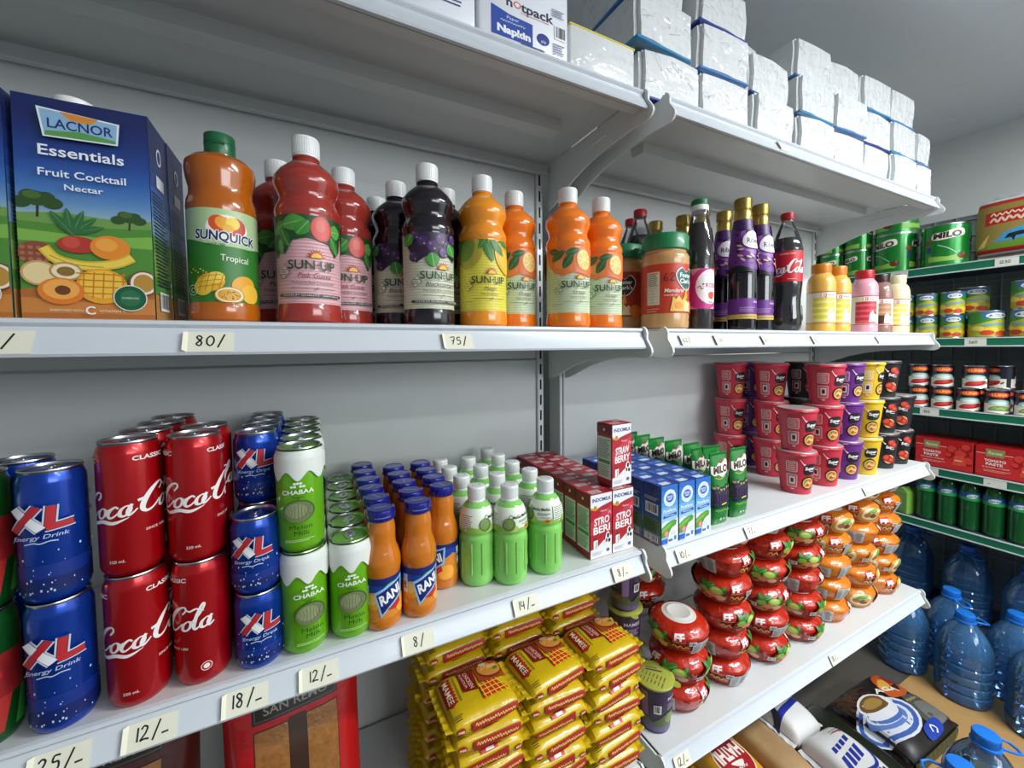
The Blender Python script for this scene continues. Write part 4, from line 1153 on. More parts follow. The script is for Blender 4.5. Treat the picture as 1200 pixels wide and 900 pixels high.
f.E('d86a6a', -.010, .0235, .0065); f.E('e89a94', -.010, .0235, .0048); f.R('3a6ac0', -W/2, .003, -.006, .013); f.R('4a7ac8', -.004, .005, .008, .0105); f.R('3a8ad0', .012, .006, .019, .015); f.lines('9ab0cc', .0, .02, .018, .026, 3, .0008)
s = Art((-Dp/2+.0008, .001, Dp/2-.0008, H-.001))
s.R('1d3f86', -Dp/2, 0, Dp/2, H); s.R('2a5aa0', -Dp/2, .0, Dp/2, .085); s.R('5a7a54', -Dp/2, .018, Dp/2, .052); s.R('8a949a', -Dp/2, .0, Dp/2, .02); s.P('15306e', [(-.015, H), (.015, H), (0, .1)])
s.barcode(-.017, .060, .017, .082, 9); s.lines('c8d2da', -.02, .02, .088, .096, 3, .001); s.lines('3a4a3a', -.02, .018, .022, .048, 7, .0012); s.barcode(-.018, .004, .018, .017, 2)
tp = Art((-W/2, -Dp/2, W/2, Dp/2)); tp.R('1c3f96', -W/2, -Dp/2, W/2, Dp/2); tp.R('cfdbe8', -.014, -.019, .010, -.005); tp.R('6a8cc4', .002, .004, .020, .014); tp.lines('9ab2d8', -.02, -.004, .004, .016, 3, .001)
dl = brick('milk_carton', W, Dp, H, f, s, tp, mat('1f4da8', .38, 0, .2, .03))
g = 'blue milk cartons'
for k in range(5):
    for c in range(3):
        place(dl, (.0455+.0505*c-.0025*k, -.3560+.0500*k, Z_L), jit(.02), 'blue milk carton in the %s row, %s' % (('left', 'middle', 'right')[c], ORD[k]+' from the front' if k else 'the foremost'), g)

# ================================================================ green drink powder pouches
def pouch():
    t = thing('powder_pouch', None, 'pouch')
    W, H, T = .058, .160, .026
    def shape(u, v, sgn, h=0):
        x = u/(W/2); e = max(0, 1-abs(x)**4)
        z = v
        th = T/2*e**.5*min(1, (H-z)/(H*.55))**.8*(.55+.45*min(1, z/.02))
        return (u*(1-.02*math.sin(PI*z/H)), sgn*(th+h+.0004)+.000, z)
    b = MB(); m = FOIL('157a2c')
    for sg in (-1, 1): b.grid(lambda p, q, sg=sg: shape((p-.5)*W, q*H, sg), 16, 20, m)
    b.prism([(x*W/2*1.0, sg_*T/2*.55*max(0, 1-abs(x)**4)**.5) for x, sg_ in [(-1+.25*i, -1) for i in range(9)]+[(1-.25*i, 1) for i in range(1, 8)]], 0, .0006, m, 'z')
    b.build('pouch_body', t)
    s = MB(); s.box(-W/2, -.0008, H-.010, W/2, .0008, H+.003, mat('1c8a36', .35, 0, .2), .0003)
    for i in range(22): s.box(-W/2+i*W/22+.0005, -.0013, H-.010, -W/2+i*W/22+.0016, .0013, H+.002, mat('126a28', .4))
    s.build('sealed_edge', t)
    a = Art((-W/2+.0008, .002, W/2-.0008, H-.011))
    a.P('efe6dc', [(-.028, .118), (-.020, .112), (-.010, .114), (.004, .108), (.016, .114), (.028, .122), (.028, .140), (.018, .147), (.006, .138), (-.004, .140), (-.014, .132), (-.028, .134)], True)
    a.S('d8b04a', [(-.02, .108), (-.004, .104), (.012, .109)], .0014)
    a.T('3a1c14', 'MILO', .001, .1255, .0150, .045, .05, .12, .06); a.T('b8262c', 'NESTLE', .008, .1425, .004, .022, .02, 0, .15)
    rr = random.Random(2)
    for i in range(6):
        x = -.024+i*.0095; y = .070+rr.uniform(-.003, .003)
        a.P('1c2448', [(x-.006, y-.024), (x-.007, y+.004), (x-.004, y+.010), (x+.004, y+.010), (x+.007, y+.004), (x+.006, y-.024)]); a.E('b08a70', x, y+.0145, .0032, .0042); a.E('2a201c', x, y+.0175, .0032, .0022)
        a.S('7a2438', [(x-.004, y+.006), (x-.003, y-.02)], .0014, False, False); a.E('d8c04a', x+.003, y+.003, .0009)
    a.R('1a2a3a', -W/2, .040, W/2, .048); a.scrawl('7ac04a', -.023, .023, .0345, .006, .0016); a.P('d8d04a', [(-.006, .046), (.012, .048), (.010, .051), (-.005, .049)])
    a.E('d8e4d0', -.006, .014, .003); a.R('d8e4d0', .002, .012, .006, .016); a.R('8ac06a', .010, .012, .018, .016)
    l = MB(); l.art(a, lambda u, v, h: shape(u, v, -1, h), .004, [.01*i for i in range(1, 16)], .0003)
    l.build('print', t)
    return t
po = pouch(); g = 'green drink powder pouches'
pp = [(.222, -.335, 0), (.300, -.330, 0), (.262, -.288, -.05), (.224, -.284, .02), (.246, -.243, .02), (.232, -.200, -.03), (.214, -.160, .03), (.206, -.118, .03), (.200, -.076, .05), (.196, -.036, .0)]
pl = ['foremost green powder pouch next to the blue milk cartons', 'foremost green powder pouch on the right, away from the cartons', 'green powder pouch whose top shows between the two foremost ones', 'green powder pouch directly behind the left foremost one']
for k, (x, y, rz) in enumerate(pp):
    place(po, (x, y, Z_L), rz, pl[k] if k < 4 else 'green powder pouch in the row behind the blue cartons, %s from the front' % ORD[k-2], g)

# ================================================================ instant noodle cups
UP = [(.0300, 0), (.0345, .0012), (.0352, .004), (.0352, .009), (.0360, .012), (.0455, .104), (.0462, .107), (.0485, .1085), (.0488, .1100), (.0480, .1112), (.0462, .1120)]
def noodle_cup(bg, c2):
    t = thing('noodle_cup', None, 'cup')
    b = MB(); b.lathe(UP[:7], INK(bg), 56)
    R0 = .041
    C = 2*PI*R0
    a = Art((-C/2, .012, C/2, .104))
    for ox in (-C/2, 0, C/2):
        for y, hh in ((.062, .030), (.020, .036)):
            a.P('e2c9c4', [(ox-.034, y+.003), (ox-.031, y), (ox-.012, y), (ox-.009, y+.003), (ox-.009, y+hh-.003), (ox-.012, y+hh), (ox-.031, y+hh), (ox-.034, y+hh-.003)])
            a.P(c2, [(ox-.0325, y+.004), (ox-.030, y+.0015), (ox-.013, y+.0015), (ox-.0105, y+.004), (ox-.0105, y+hh-.004), (ox-.013, y+hh-.0015), (ox-.030, y+hh-.0015), (ox-.0325, y+hh-.004)])
        a.lines('e8d8d0', ox-.030, ox-.013, .066, .089, 6, .0011); a.R('e8d8d0', ox-.027, .029, ox-.014, .049); a.R('2a2020', ox-.024, .033, ox-.017, .045); a.E('e8d8d0', ox-.02, .015, .005, .0016)
        a.P('1e1a1e', [(ox+.006, .062), (ox+.014, .056), (ox+.034, .06), (ox+.036, .082), (ox+.026, .087), (ox+.008, .082)], True)
        a.T('f0ecea', 'Super', ox+.021, .0745, .0085, .026, .03, .15, .05); a.R('e8e0dc', ox+.020, .0655, ox+.031, .067)
        a.S('e6dcd8', [(ox-.004, .098), (ox+.002, .088), (ox+.007, .083)], [.0015, .002, .005])
        a.E('2a1a18', ox+.019, .034, .0165, .0185); a.E('e0c070', ox+.019, .0335, .0148, .0145); a.E('c98a3a', ox+.019, .0335, .0128, .0120)
        for i in range(6): a.S('f0d890', [(ox+.009+i*.003, .027+(i % 3)*.003), (ox+.015+i*.002, .036+(i % 2)*.004), (ox+.021+i*.002, .030)], .0012)
        leaf(a, '5a8a34', ox+.014, .042, .010, .005, .5); a.E('d8502c', ox+.024, .040, .004, .003); a.E('c8402c', ox+.017, .029, .004, .003)
        if bg == '202026':
            for x, y, r in ((.021, .088, .010), (.029, .080, .008), (.012, .038, .011), (.026, .030, .009)): a.E('a82a20', ox+x, y, r); a.E('d0503a', ox+x-.002, y+.002, r*.6)
    b.art(a, around(UP, R0), R0*2*PI/56, [.104])
    b.build('cup_body', t)
    l = MB(); l.lathe([(.0455, .104), (.0488, .1085), (.0490, .1100), (.0486, .1116)], INK(bg), 56, close=False); l.lathe([(.0486, .1116), (.0472, .1158)], INK(bg), 56, close=False); l.lathe([(.0472, .1158), (.0462, .1166), (.0001, .1166)], mat('c8bcb8', .3, .35, .2), 56, close=False)
    for q in (1.2,): l.box(-.006, -.056, .1105, .006, -.047, .1113, mat('c8bcb8', .3, .35, .2), .0003)
    l.build('lid', t)
    return t
pink = noodle_cup('c83246', 'd4646a'); purple = noodle_cup('6a2a86', '8a5aa0'); yellow = noodle_cup('e2b828', 'e8ca5a'); black = noodle_cup('202026', '55555e')
P_ = .1168
def stack(proto, x, y, z, n, pitch, word, where, group, rzs=None):
    lev = {1: [''], 2: ['lower', 'upper'], 3: ['bottom', 'middle', 'top']}.get(n)
    for k in range(n):
        w = lev[k] if lev else ('bottom' if k == 0 else 'topmost' if k == n-1 else ORD[k]+' lowest')
        place(proto, (x+jit(.0015), y+jit(.0015), z+pitch*k), (rzs[k] if rzs else jit(.3)), ('%s %s %s' % (w, word, where)).strip(), group)
g = 'instant noodle cups'
stack(pink, .598, -.302, Z_L, 2, P_, 'red noodle cup', 'of the low stack at the shelf edge', g, [-.78, -.74])
stack(pink, .728, -.304, Z_L, 3, P_, 'red noodle cup', 'of the front stack touching the purple cups', g, [-1.0, -.95, -.7])
stack(purple, .848, -.302, Z_L, 3, P_, 'purple noodle cup', 'of the front purple stack', g, [-1.05, -1.0, -.7])
stack(yellow, .958, -.306, Z_L, 3, P_, 'yellow noodle cup', 'of the yellow stack', g, [-1.15, -1.1, -.5])
stack(black, 1.080, -.302, Z_L, 3, P_, 'black noodle cup', 'of the taller black stack', g, [-1.05, -1.1, -1.0])
stack(black, 1.185, -.304, Z_L, 2, P_, 'black noodle cup', 'of the low stack at the right shelf end', g, [-1.0, -1.3])
stack(pink, .683, -.180, Z_L, 3, P_, 'red noodle cup', 'of the stack behind the low front stack', g, [-.75, -.8, -.9])
stack(pink, .632, -.080, Z_L, 3, P_, 'red noodle cup', 'of the rearmost left stack by the back panel', g, [-.95, -.8, -.75])
stack(purple, .735, -.078, Z_L, 3, P_, 'dark purple noodle cup', 'of the shaded stack by the back panel', g, [-.9, -.8, -.8])
stack(black, .850, -.180, Z_L, 3, P_, 'dark noodle cup', 'of the shaded stack behind the tall red stack', g, [-1, -.9, -.9])

# ================================================================ sealed soft packs
def superell(a, b, e, n):
    """half outline from front middle up over the top to the back middle; list of (y, z, arc)"""
    pts = []
    for i in range(n+1):
        q = PI*i/n
        c, s = math.cos(q), math.sin(q)
        pts.append((-a*math.copysign(abs(c)**(2/e), c), b*abs(s)**(2/e)))
    L = [0]
    for p, q in zip(pts, pts[1:]): L.append(L[-1]+math.hypot(q[0]-p[0], q[1]-p[1]))
    return [(p[0], p[1], l) for p, l in zip(pts, L)]
def pillow_map(W, Dp, H, e=3.0, pinch=5, sag=.0, seed=0):
    """surface of a lying pack; u along the width, v arc length from the front middle upward (negative downward)"""
    prof = superell(Dp/2, H/2, e, 40); tot = prof[-1][2]
    rd = random.Random(seed); ph = [rd.uniform(0, 6.28) for _ in range(6)]
    def fn(u, v, h=0):
        s = 1 if v >= 0 else -1; w = min(abs(v), tot)
        lo = 0
        while lo < len(prof)-2 and prof[lo+1][2] < w: lo += 1
        p, q = prof[lo], prof[lo+1]; t = (w-p[2])/max(1e-9, q[2]-p[2])
        y, z = p[0]+(q[0]-p[0])*t, (p[1]+(q[1]-p[1])*t)*s
        x = min(1, abs(u)/(W/2)); k = max(0, 1-x**pinch)**.5
        wob = 1+.05*math.sin(60*u+ph[0])*math.sin(5*v/tot+ph[1])
        nrm = Vector((0, y/(Dp/2)**2, z/(H/2)**2+1e-9)).normalized()
        z2 = z*(.06+.94*k)*wob
        y2 = y*(.90+.10*k)
        return (u, y2+nrm.y*h, z2+nrm.z*h+H/2)
    return fn, tot
def soft_pack(name, W, Dp, H, m, art, e=3.0, pinch=5, fin=.012, seed=0, finm=None, parts=True):
    t = thing(name, None, 'packet')
    fn, tot = pillow_map(W, Dp, H, e, pinch, 0, seed)
    b = MB(); nu, nv = 22, 36
    b.grid(lambda p, q: fn((p-.5)*W, (q-.5)*2*tot, 0), nu, nv, m)
    b.build('pack_body', t)
    for s in (-1, 1):
        f = MB()
        x0 = s*(W/2-.001)
        def fin_fn(p, q, s=s, x0=x0): return (x0+s*fin*p, (q-.5)*Dp*.93, H/2+.0018*math.sin(q*40)*p+.003*math.sin(q*5+seed)*p)
        f.grid(fin_fn, 3, 30, finm or m)
        f.build('crimped_end', t)
    if art:
        p = MB(); p.art(art, lambda u, v, h: fn(u, v, h+.0004), W/22, [tot*2*(q/36-.5) for q in range(1, 36)], .0003)
        p.build('print', t)
    return t
W, Dp, H = .122, .104, .036
_, tot = pillow_map(W, Dp, H)
f = Art((-W/2+.002, -tot*.5, W/2-.002, tot*.92))
top0 = .018          # where the upper face begins
f.P('a5281c', [(-.058, top0+.028), (-.05, top0+.022), (-.042, top0+.028), (-.042, top0+.080), (-.05, top0+.086), (-.058, top0+.080)])
for i in range(8): f.E('a5281c', -.042, top0+.03+i*.007, .003); f.E('a5281c', -.058, top0+.03+i*.007, .003)
f.T('f2e2c0', 'MAMEE', -.050, top0+.054, .0095, .048, .008, 0, -PI/2)
f.S('2a3a2c', [(-.034+.0012*(1 if i % 2 else -1), top0+.027+i*.0023) for i in range(23)], .0011)
f.P('7e1414', [(-.026, top0+.040), (.000, top0+.034), (.004, top0+.082), (-.024, top0+.088)]); f.T('d8b8a0', 'CHICKEN', -.010, top0+.060, .007, .038, .02, 0, -PI/2+.08); f.T('d8b8a0', 'FLAVOUR', -.019, top0+.062, .0045, .034, .01, 0, -PI/2+.08)
f.P('a0431f', [(.006, top0+.044), (.03, top0+.040), (.06, top0+.046), (.06, top0+.10), (-.03, top0+.10), (-.022, top0+.088), (.006, top0+.084)]); f.E('7a2e14', .034, top0+.070, .026, .024); f.E('d08a3a', .034, top0+.070, .022, .019)
for i in range(8): f.S('ecc878', [(.018+i*.004, top0+.066+(i % 3)*.003), (.026+i*.003, top0+.080-(i % 2)*.005), (.034+i*.002, top0+.068)], .0014)
f.E('e8d8b8', .026, top0+.084, .007, .006); f.E('c0402c', .044, top0+.082, .006, .005); leaf(f, '4a7a2c', .046, top0+.066, .014, .008, .6)
f.P('c9301c', [(.002, top0+.012), (.050, top0+.016), (.030, top0+.044), (.002, top0+.036)])
for i in range(5): f.S('f2e040', [(.006+i*.010, top0+.012), (.003+i*.008, top0+.042)], .0012, False, False)
for i in range(3): f.S('f2e040', [(.002, top0+.018+i*.009), (.046, top0+.020+i*.009)], .0012, False, False)
f.P('a5281c', [(-.030, -.007), (.056, -.002), (.056, .009), (-.030, .006)]); f.scrawl('e8c070', -.024, .050, .0018, .0042, .0013)
f.E('a5281c', -.048, .001, .007, .004); f.T('f2e2c0', 'mee', -.048, .001, .004, .010, .02); f.lines('3a3a1c', -.054, -.040, .014, .024, 3, .0013); f.P('c9301c', [(-.01, -.018), (.02, -.016), (.018, -.010), (-.012, -.011)]); f.R('e8e4dc', -.004, -.0165, .010, -.0115)
yp = soft_pack('noodle_packet', W, Dp, H, mat('cfae12', .3, 0, .5, .08, .5, .8, 38), f, 3.2, 6, .013, 1, mat('c8a818', .35, 0, .3, .1))
g = 'yellow instant noodle packets'
cols = [('left front', -.352, -.288, 7), ('middle front', -.216, -.290, 7), ('right front', -.083, -.291, 7)]
for nm, x, y, n in cols:
    for k in range(n):
        hi = k == n-1
        flip = (k in (2, 4)) and not hi
        place(yp, (x+jit(.004)+(0 if hi else .004), y+jit(.004), Z_B+.0365*k+(.0362 if flip else 0)), jit(.08)+(.05 if hi else 0)+(PI if flip else 0), 'yellow noodle packet in the %s stack, %s' % (nm, 'topmost' if hi else ORD[k]+' from the bottom'), g, rx=PI if flip else 0)
cols = [('left rear', -.372, -.172, 8), ('middle rear', -.232, -.170, 9), ('right rear', -.100, -.172, 9)]
for nm, x, y, n in cols:
    for k in range(5, n):
        place(yp, (x+jit(.004), y+jit(.003), Z_B+.0365*k), jit(.05), 'yellow noodle packet in the %s stack, %s' % (nm, 'topmost' if k == n-1 else ORD[k]+' from the bottom'), g)
for k in range(5):
    place(yp, (-.374+jit(.003), -.172, Z_B+.0365*k), jit(.05), 'yellow noodle packet in the left rear stack, %s from the bottom' % ORD[k], g)
    place(yp, (-.232+jit(.003), -.170, Z_B+.0365*k), jit(.05), 'yellow noodle packet in the middle rear stack, %s from the bottom' % ORD[k], g)
    place(yp, (-.100+jit(.003), -.172, Z_B+.0365*k), jit(.05), 'yellow noodle packet in the right rear stack, %s from the bottom' % ORD[k], g)

# ================================================================ purple noodle pots with green foil lids
KP = [(.0300, 0), (.0318, .0015), (.0325, .004), (.0395, .100), (.0402, .103), (.0420, .105), (.0424, .1065), (.0420, .1080)]
t = thing('noodle_pot', None, 'pot')
b = MB(); b.lathe(KP, INK('3a2a4a'), 52, close=False)
b.lathe([(.0001, .001), (.030, .0005)], INK('3a2a4a'), 52, close=False)
a = Art((-.12, .006, .12, .100))
for ox in (-.108, 0, .108):
    a.R('6a5a86', ox-.054, .006, ox+.054, .028); a.P('54603a', [(ox-.05, .03), (ox-.02, .05), (ox+.02, .046), (ox+.05, .034), (ox+.05, .018), (ox-.05, .018)]); a.E('7a8a4a', ox-.006, .036, .018, .012); a.E('a05a3a', ox+.016, .034, .008, .006); leaf(a, '5a8a3c', ox+.004, .042, .018, .008, .4)
    a.T('c0b0c8', 'MAMEE', ox, .083, .0085, .040, .008); a.lines('a090b0', ox-.02, ox+.02, .056, .072, 4, .0014); a.R('8a6aa0', ox+.03, .04, ox+.046, .096); a.barcode(ox-.05, .05, ox-.034, .07, 3)
b.art(a, around(KP, .037), .037*2*PI/52); b.build('pot_body', t)
l = MB(); l.lathe([(.0418, .1045), (.0430, .1065), (.0430, .1088), (.0418, .1096), (.0001, .1096)], mat('b3b84e', .35, .2, .2), 52, close=False)
l.prism([(.010*math.cos(q)*.9, -.046+.010*math.sin(q)) for q in [2*PI*i/14 for i in range(14)]], .1086, .1094, mat('b3b84e', .35, .2, .2), 'z')
a = Art()
rr = random.Random(4)
for i in range(7):
    for j in range(2): a.R('6a6e34', -.030+j*.018+rr.uniform(0, .003), .024-i*.008, -.016+j*.018, .0258-i*.008)
a.S('3a3a5a', [(.006, .022), (.016, -.012)], .003, False, False); a.S('3a3a5a', [(.012, .024), (.020, .0)], .0012, False, False)
l.art(a, flat((0, 0, .1096), (1, 0, 0), (0, 1, 0))); l.build('lid', t)
g = 'purple noodle pots with green foil lids'
place(t, (.074, -.292, Z_B), .5, 'purple noodle pot with green lid alone at the shelf edge', g)
for k in range(3): place(t, (.073+jit(.002), -.196+jit(.001), Z_B+.1098*k), jit(2), '%s purple noodle pot of the stack behind the single pot' % ('bottom', 'middle', 'top')[k], g)

# ================================================================ noodle bowls in printed film
WP = [(.0470, 0), (.0500, .001), (.0530, .004), (.0595, .018), (.0655, .034), (.0675, .041), (.0675, .046), (.0650, .0508), (.0570, .0575), (.0470, .0632), (.0410, .0655), (.0380, .0665)]
def bowl(bg, dark, lite, kind):
    t = thing('noodle_bowl', None, 'bowl')
    b = MB(); m = mat(bg, .26, 0, .7, .10, .5, .9, 45, 0, 30, .0035)
    b.lathe(WP, m, 60, close=False); b.lathe([(.0001, .001), (.047, .0005)], m, 60, close=False)
    R0 = .062; C = 2*PI*R0
    a = Art((-C/2, .003, C/2, .0655))
    a.R(dark, -C/2, .003, C/2, .012)
    rq = random.Random(9)
    for i in range(26): x = rq.uniform(-C/2, C/2); y = rq.uniform(.012, .06); a.S(rq.choice((dark, lite, lite)), [(x, y), (x+rq.uniform(-.012, .012), y+rq.uniform(-.004, .004)), (x+rq.uniform(-.02, .02), y+rq.uniform(-.006, .006))], .0014)  # strokes paint crinkle highlights and creases into the film colour
    x = -.165
    a.R('c9ccca', x-.052, .006, x+.010, .046); 
    for i in range(3): a.R('5a5c5c', x-.050+i*.020, .008, x-.0495+i*.020, .047); a.lines('5a5c5c', x-.048+i*.020, x-.033+i*.020, .010, .044, 10, .0012, .3, i)
    def ff(x):
        a.P('c01420', [(x-.014, .036), (x+.012, .040), (x+.014, .060), (x-.012, .057)]); a.P('f0d8c0', [(x-.0132, .0365), (x-.0132, .0375), (x+.0128, .0412), (x+.0125, .0402)]); a.T('f4efe8', 'FF', x, .049, .0115, .018, .05, .15, .1)
        a.scrawl('6a1408', x-.016, x+.020, .026, .010, .0042, 3); a.scrawl('e8c22c' if kind == 'red' else 'f2e6c8', x-.016, x+.020, .026, .010, .0026, 3)
    ff(-.085); ff(.10); a.R('c9ccca', .128, .006, .172, .040)
    for i in range(2): a.lines('5a5c5c', .130+i*.021, .148+i*.021, .009, .037, 8, .0012, .3, i+4)
    for x in (-.040, .050):
        if kind == 'red':
            a.P('7e1a0c', [(x-.030, .010), (x+.028, .010), (x+.034, .036), (x+.012, .050), (x-.022, .048), (x-.034, .030)], True)
            rq = random.Random(int(x*1000)+99)
            for i in range(12): q = x+rq.uniform(-.026, .024); y = rq.uniform(.012, .032); a.S(('e8a83c', 'd8802c', 'f0c860')[i % 3], [(q-.006, y), (q, y+rq.uniform(-.004, .006)), (q+.008, y+rq.uniform(-.002, .004))], .0019)
            for dx, y, l_, w_, r in ((-.016, .046, .026, .017, 2.2), (-.006, .048, .024, .015, .5), (.020, .044, .022, .014, 1.1)): leaf(a, '2f6a24', x+dx, y, l_, w_, r, '7ab05a')
            a.E('8cbc3a', x+.008, .040, .0135, .0105); a.E('c4dc70', x+.008, .0405, .0100, .0076); a.E('8cbc3a', x-.018, .036, .010, .008); a.E('e08a5a', x-.004, .027, .011, .008); a.E('f0b088', x+.016, .024, .011, .007)
        else:
            a.P('c88a3a', [(x-.030, .012), (x+.026, .010), (x+.032, .048), (x-.024, .052)], True); a.P('ead8a8', [(x-.022, .020), (x+.020, .016), (x+.026, .048), (x-.016, .050)], True)
            leaf(a, '6a9a3a', x+.004, .045, .034, .013, .3, '9ac06a'); a.E('7a3a20', x+.008, .029, .012, .009); a.E('a8703a', x-.010, .031, .009, .008); a.E('d8a860', x+.016, .036, .007, .006)
    a.R('e8e6e0', .004, .020, .022, .032); a.barcode(.004, .020, .022, .032, 5)
    a.R('e8e6e0', .118, .036, .132, .046); a.barcode(.118, .036, .132, .046, 6)
    b.art(a, around(WP, R0), R0*2*PI/60, [z for _, z in WP])
    b.build('bowl_body', t)
    l = MB(); wm = mat('d9d6ce', .45, 0, .2)
    l.lathe([(.0400, .0655), (.0385, .0672), (.0330, .0675), (.0300, .0690), (.0260, .0700), (.0235, .0690), (.0001, .0688)], wm, 52, close=False)
    l.build('lid', t)
    return t
rb = bowl('b8260f', '7a120a', 'd8502a', 'red'); ob = bowl('d87a18', 'b8560c', 'eaa040', 'orange')
BP_ = .0702
g = 'instant noodle bowls'
def bowls(proto, word, x, y, n, where, seed, k0=0):
    rd = random.Random(seed)
    for k in range(k0, n):
        w = 'topmost' if k == n-1 else ORD[k]+' from the bottom' if k else 'bottom'
        place(proto, (x+rd.uniform(-.003, .003), y+rd.uniform(-.003, .003), Z_B+BP_*k), rd.uniform(-3, 3), '%s noodle bowl of %s, %s' % (word, where, w), g)
bowls(rb, 'red', .178, -.268, 3, 'the low first stack whose white lid shows', 1)
bowls(rb, 'red', .335, -.268, 6, 'the tall second front stack', 2)
bowls(rb, 'red', .500, -.268, 6, 'the tall third front stack', 3)
bowls(rb, 'red', .668, -.267, 6, 'the red stack touching the orange ones', 4)
bowls(ob, 'orange', .832, -.266, 5, 'the leftmost orange stack', 5)
bowls(ob, 'orange', .992, -.268, 6, 'the middle orange stack', 6)
bowls(ob, 'orange', 1.148, -.268, 6, 'the orange stack at the right shelf end', 7)
bowls(rb, 'red', .215, -.105, 6, 'the shaded stack behind the low first stack', 8, 2)
bowls(rb, 'red', .375, -.105, 6, 'the shaded stack behind the second front stack', 9, 4)
bowls(ob, 'orange', .850, -.105, 6, 'the stack behind the leftmost orange stack', 10, 4)
bowls(ob, 'orange', 1.140, -.110, 6, 'the rear stack at the right shelf end', 11, 5) if False else None

# ================================================================ pasta bags
def pasta_bag(label, x, y, rz, rx, in_shade=False):
    t = thing('pasta_bag', label, 'bag', (x, y, Z_B), rz)
    t.rotation_euler = (rx, 0, rz)
    W, H, T = .195, .375, .085
    def shape(u, v, sg, h=0):
        xx = u/(W/2); th = T/2*max(0, 1-abs(xx)**3.2)**.5*min(1, (H-v)/(H*.35)+.02)**.7*(.7+.3*min(1, v/.03))
        return (u*(1-.03*math.sin(PI*v/H)), sg*(th+h)+T/2, v)
    red = FOIL('b3141a' if not in_shade else '4a1a14')  # darker copy of the red film carries the corner's shade in its colour
    b = MB()
    for sg in (-1, 1): b.grid(lambda p, q, sg=sg: shape((p-.5)*W, q*H, sg), 20, 26, red)
    b.build('bag_body', t)
    a = Art((-W/2+.004, .01, W/2-.004, H-.02))
    pm = mat('94602a', .4, 0, .4, .5, .5, .6, 120, 0, 90)
    for x0, x1 in ((-.058, -.013), (.013, .058)):
        for y0, y1 in ((.02, .150), (.160, .284)):
            a.R('1e1410', x0-.001, y0-.001, x1+.001, y1+.001); a._add(pm, [[(x0, y0), (x1, y0), (x1, y1), (x0, y1)]])
    a.R('3a2418', -.012, .02, .012, .288); a.R('8a6a4a', -.011, .160, .011, .185)
    a.R('14100e', -.060, .294, .060, .322); a.R('4a423a', -.058, .296, .058, .320); a.R('14100e', -.056, .298, .056, .318); a.T('8a8478', 'SAN REMO', 0, .308, .011, .09, .01)
    l = MB(); l.art(a, lambda u, v, h: shape(u, v, -1, h), W/20, [H*i/26 for i in range(1, 26)], .0006)
    l.build('print', t)
    s = MB(); s.box(-W/2, T/2-.0012, H-.012, W/2, T/2+.0012, H+.004, red, .0005); s.build('sealed_edge', t)
    return t
pasta_bag('red pasta bag with clear windows showing pasta below the drink cans', -.632, -.280, .12, -.10)
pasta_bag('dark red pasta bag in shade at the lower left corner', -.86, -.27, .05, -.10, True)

# ================================================================ napkin packs on the top shelf
film_w = mat('dadddd', .40, 0, 1.0, .03, .4, -1.0, 30, .1, 18, .012)
side_w = mat('efebe2', .75, 0, 0, .06, .3, .4, 160)
def napkin(W, Dp, H, strip, seed):
    t = thing('napkin_pack', None, 'napkins')
    rd = random.Random(seed)
    bm = bmesh.new(); bmesh.ops.create_cube(bm, size=1)
    bmesh.ops.bevel(bm, geom=bm.edges[:], offset=.06, segments=2, affect='EDGES')
    bmesh.ops.subdivide_edges(bm, edges=bm.edges[:], cuts=3, use_grid_fill=True)
    ph = [rd.uniform(0, 6) for _ in range(6)]
    for v in bm.verts:
        c = v.co
        w = 1+.012*math.sin(9*c.x+ph[0])*math.cos(8*c.z+ph[1])
        c.x, c.y, c.z = c.x*W*w, c.y*Dp*(1+.03*math.sin(7*c.x+ph[2])*math.sin(6*c.z+ph[3]))+Dp/2, max(0, (c.z+.5)*H*(1+.03*(1-(2*c.x)**2)*(c.z > 0)))
    bm.verts.index_update()
    b = MB(); b.add([v.co[:] for v in bm.verts], [[v.index for v in f.verts] for f in bm.faces], film_w); bm.free()
    b.build('napkin_block', t)
    s = MB()
    pm = mat(strip, .3, 0, .5)
    s.box(-W/2-.0005, -.0012, 0, W*.46, Dp*.9, .0055, pm, .001)
    s.build('printed_base', t)
    for i in range(7):
        fl = MB()            # loose folds of the clear wrapper on the front and ends
        x = rd.uniform(-W*.42, W*.42); z = rd.uniform(H*.2, H*.85); l = rd.uniform(.015, .04); q = rd.uniform(-1.2, 1.2)
        p0 = Vector((x-l*math.cos(q)/2, -.0005, z-l*math.sin(q)*.5)); p1 = Vector((x+l*math.cos(q)/2, -.0005, z+l*math.sin(q)*.5)); md = (p0+p1)/2+Vector((0, -.0035, rd.uniform(-.003, .003)))
        for p in (p0, p1, md): p.z = min(max(p.z, .004), H*.95)
        fl.tube([p0, (p0+md)/2+Vector((0, -.001, 0)), md, (p1+md)/2+Vector((0, -.001, 0)), p1], .0005, mat('f0f2f2', .12, 0, 1.0, 0), 6)
        fl.build('wrapper_fold', t)
    fl = MB()
    fl.grid(lambda p, q: (W/2+.010*p, Dp*(.15+.7*q), H*.5+.004*math.sin(9*q+seed)*p), 3, 12, mat('eceeee', .15, 0, .8, 0))
    fl.build('wrapper_flap', t)
    return t
nk = [napkin(.163, .150, .096, '1c2f8e', 1), napkin(.163, .150, .096, '2f86b8', 2), napkin(.160, .152, .097, '3a7ac0', 3)]
g = 'clear wrapped napkin packs'
xs_ = [(.062, 3), (.222, 3), (.400, 2), (.588, 3), (.752, 3), (.914, 3), (1.070, 3), (1.205, 2)]
cn = ['left end', 'second column', 'third column', 'fourth column', 'fifth column', 'sixth column', 'seventh column', 'right end column']
ln = ['bottom', 'middle', 'top']
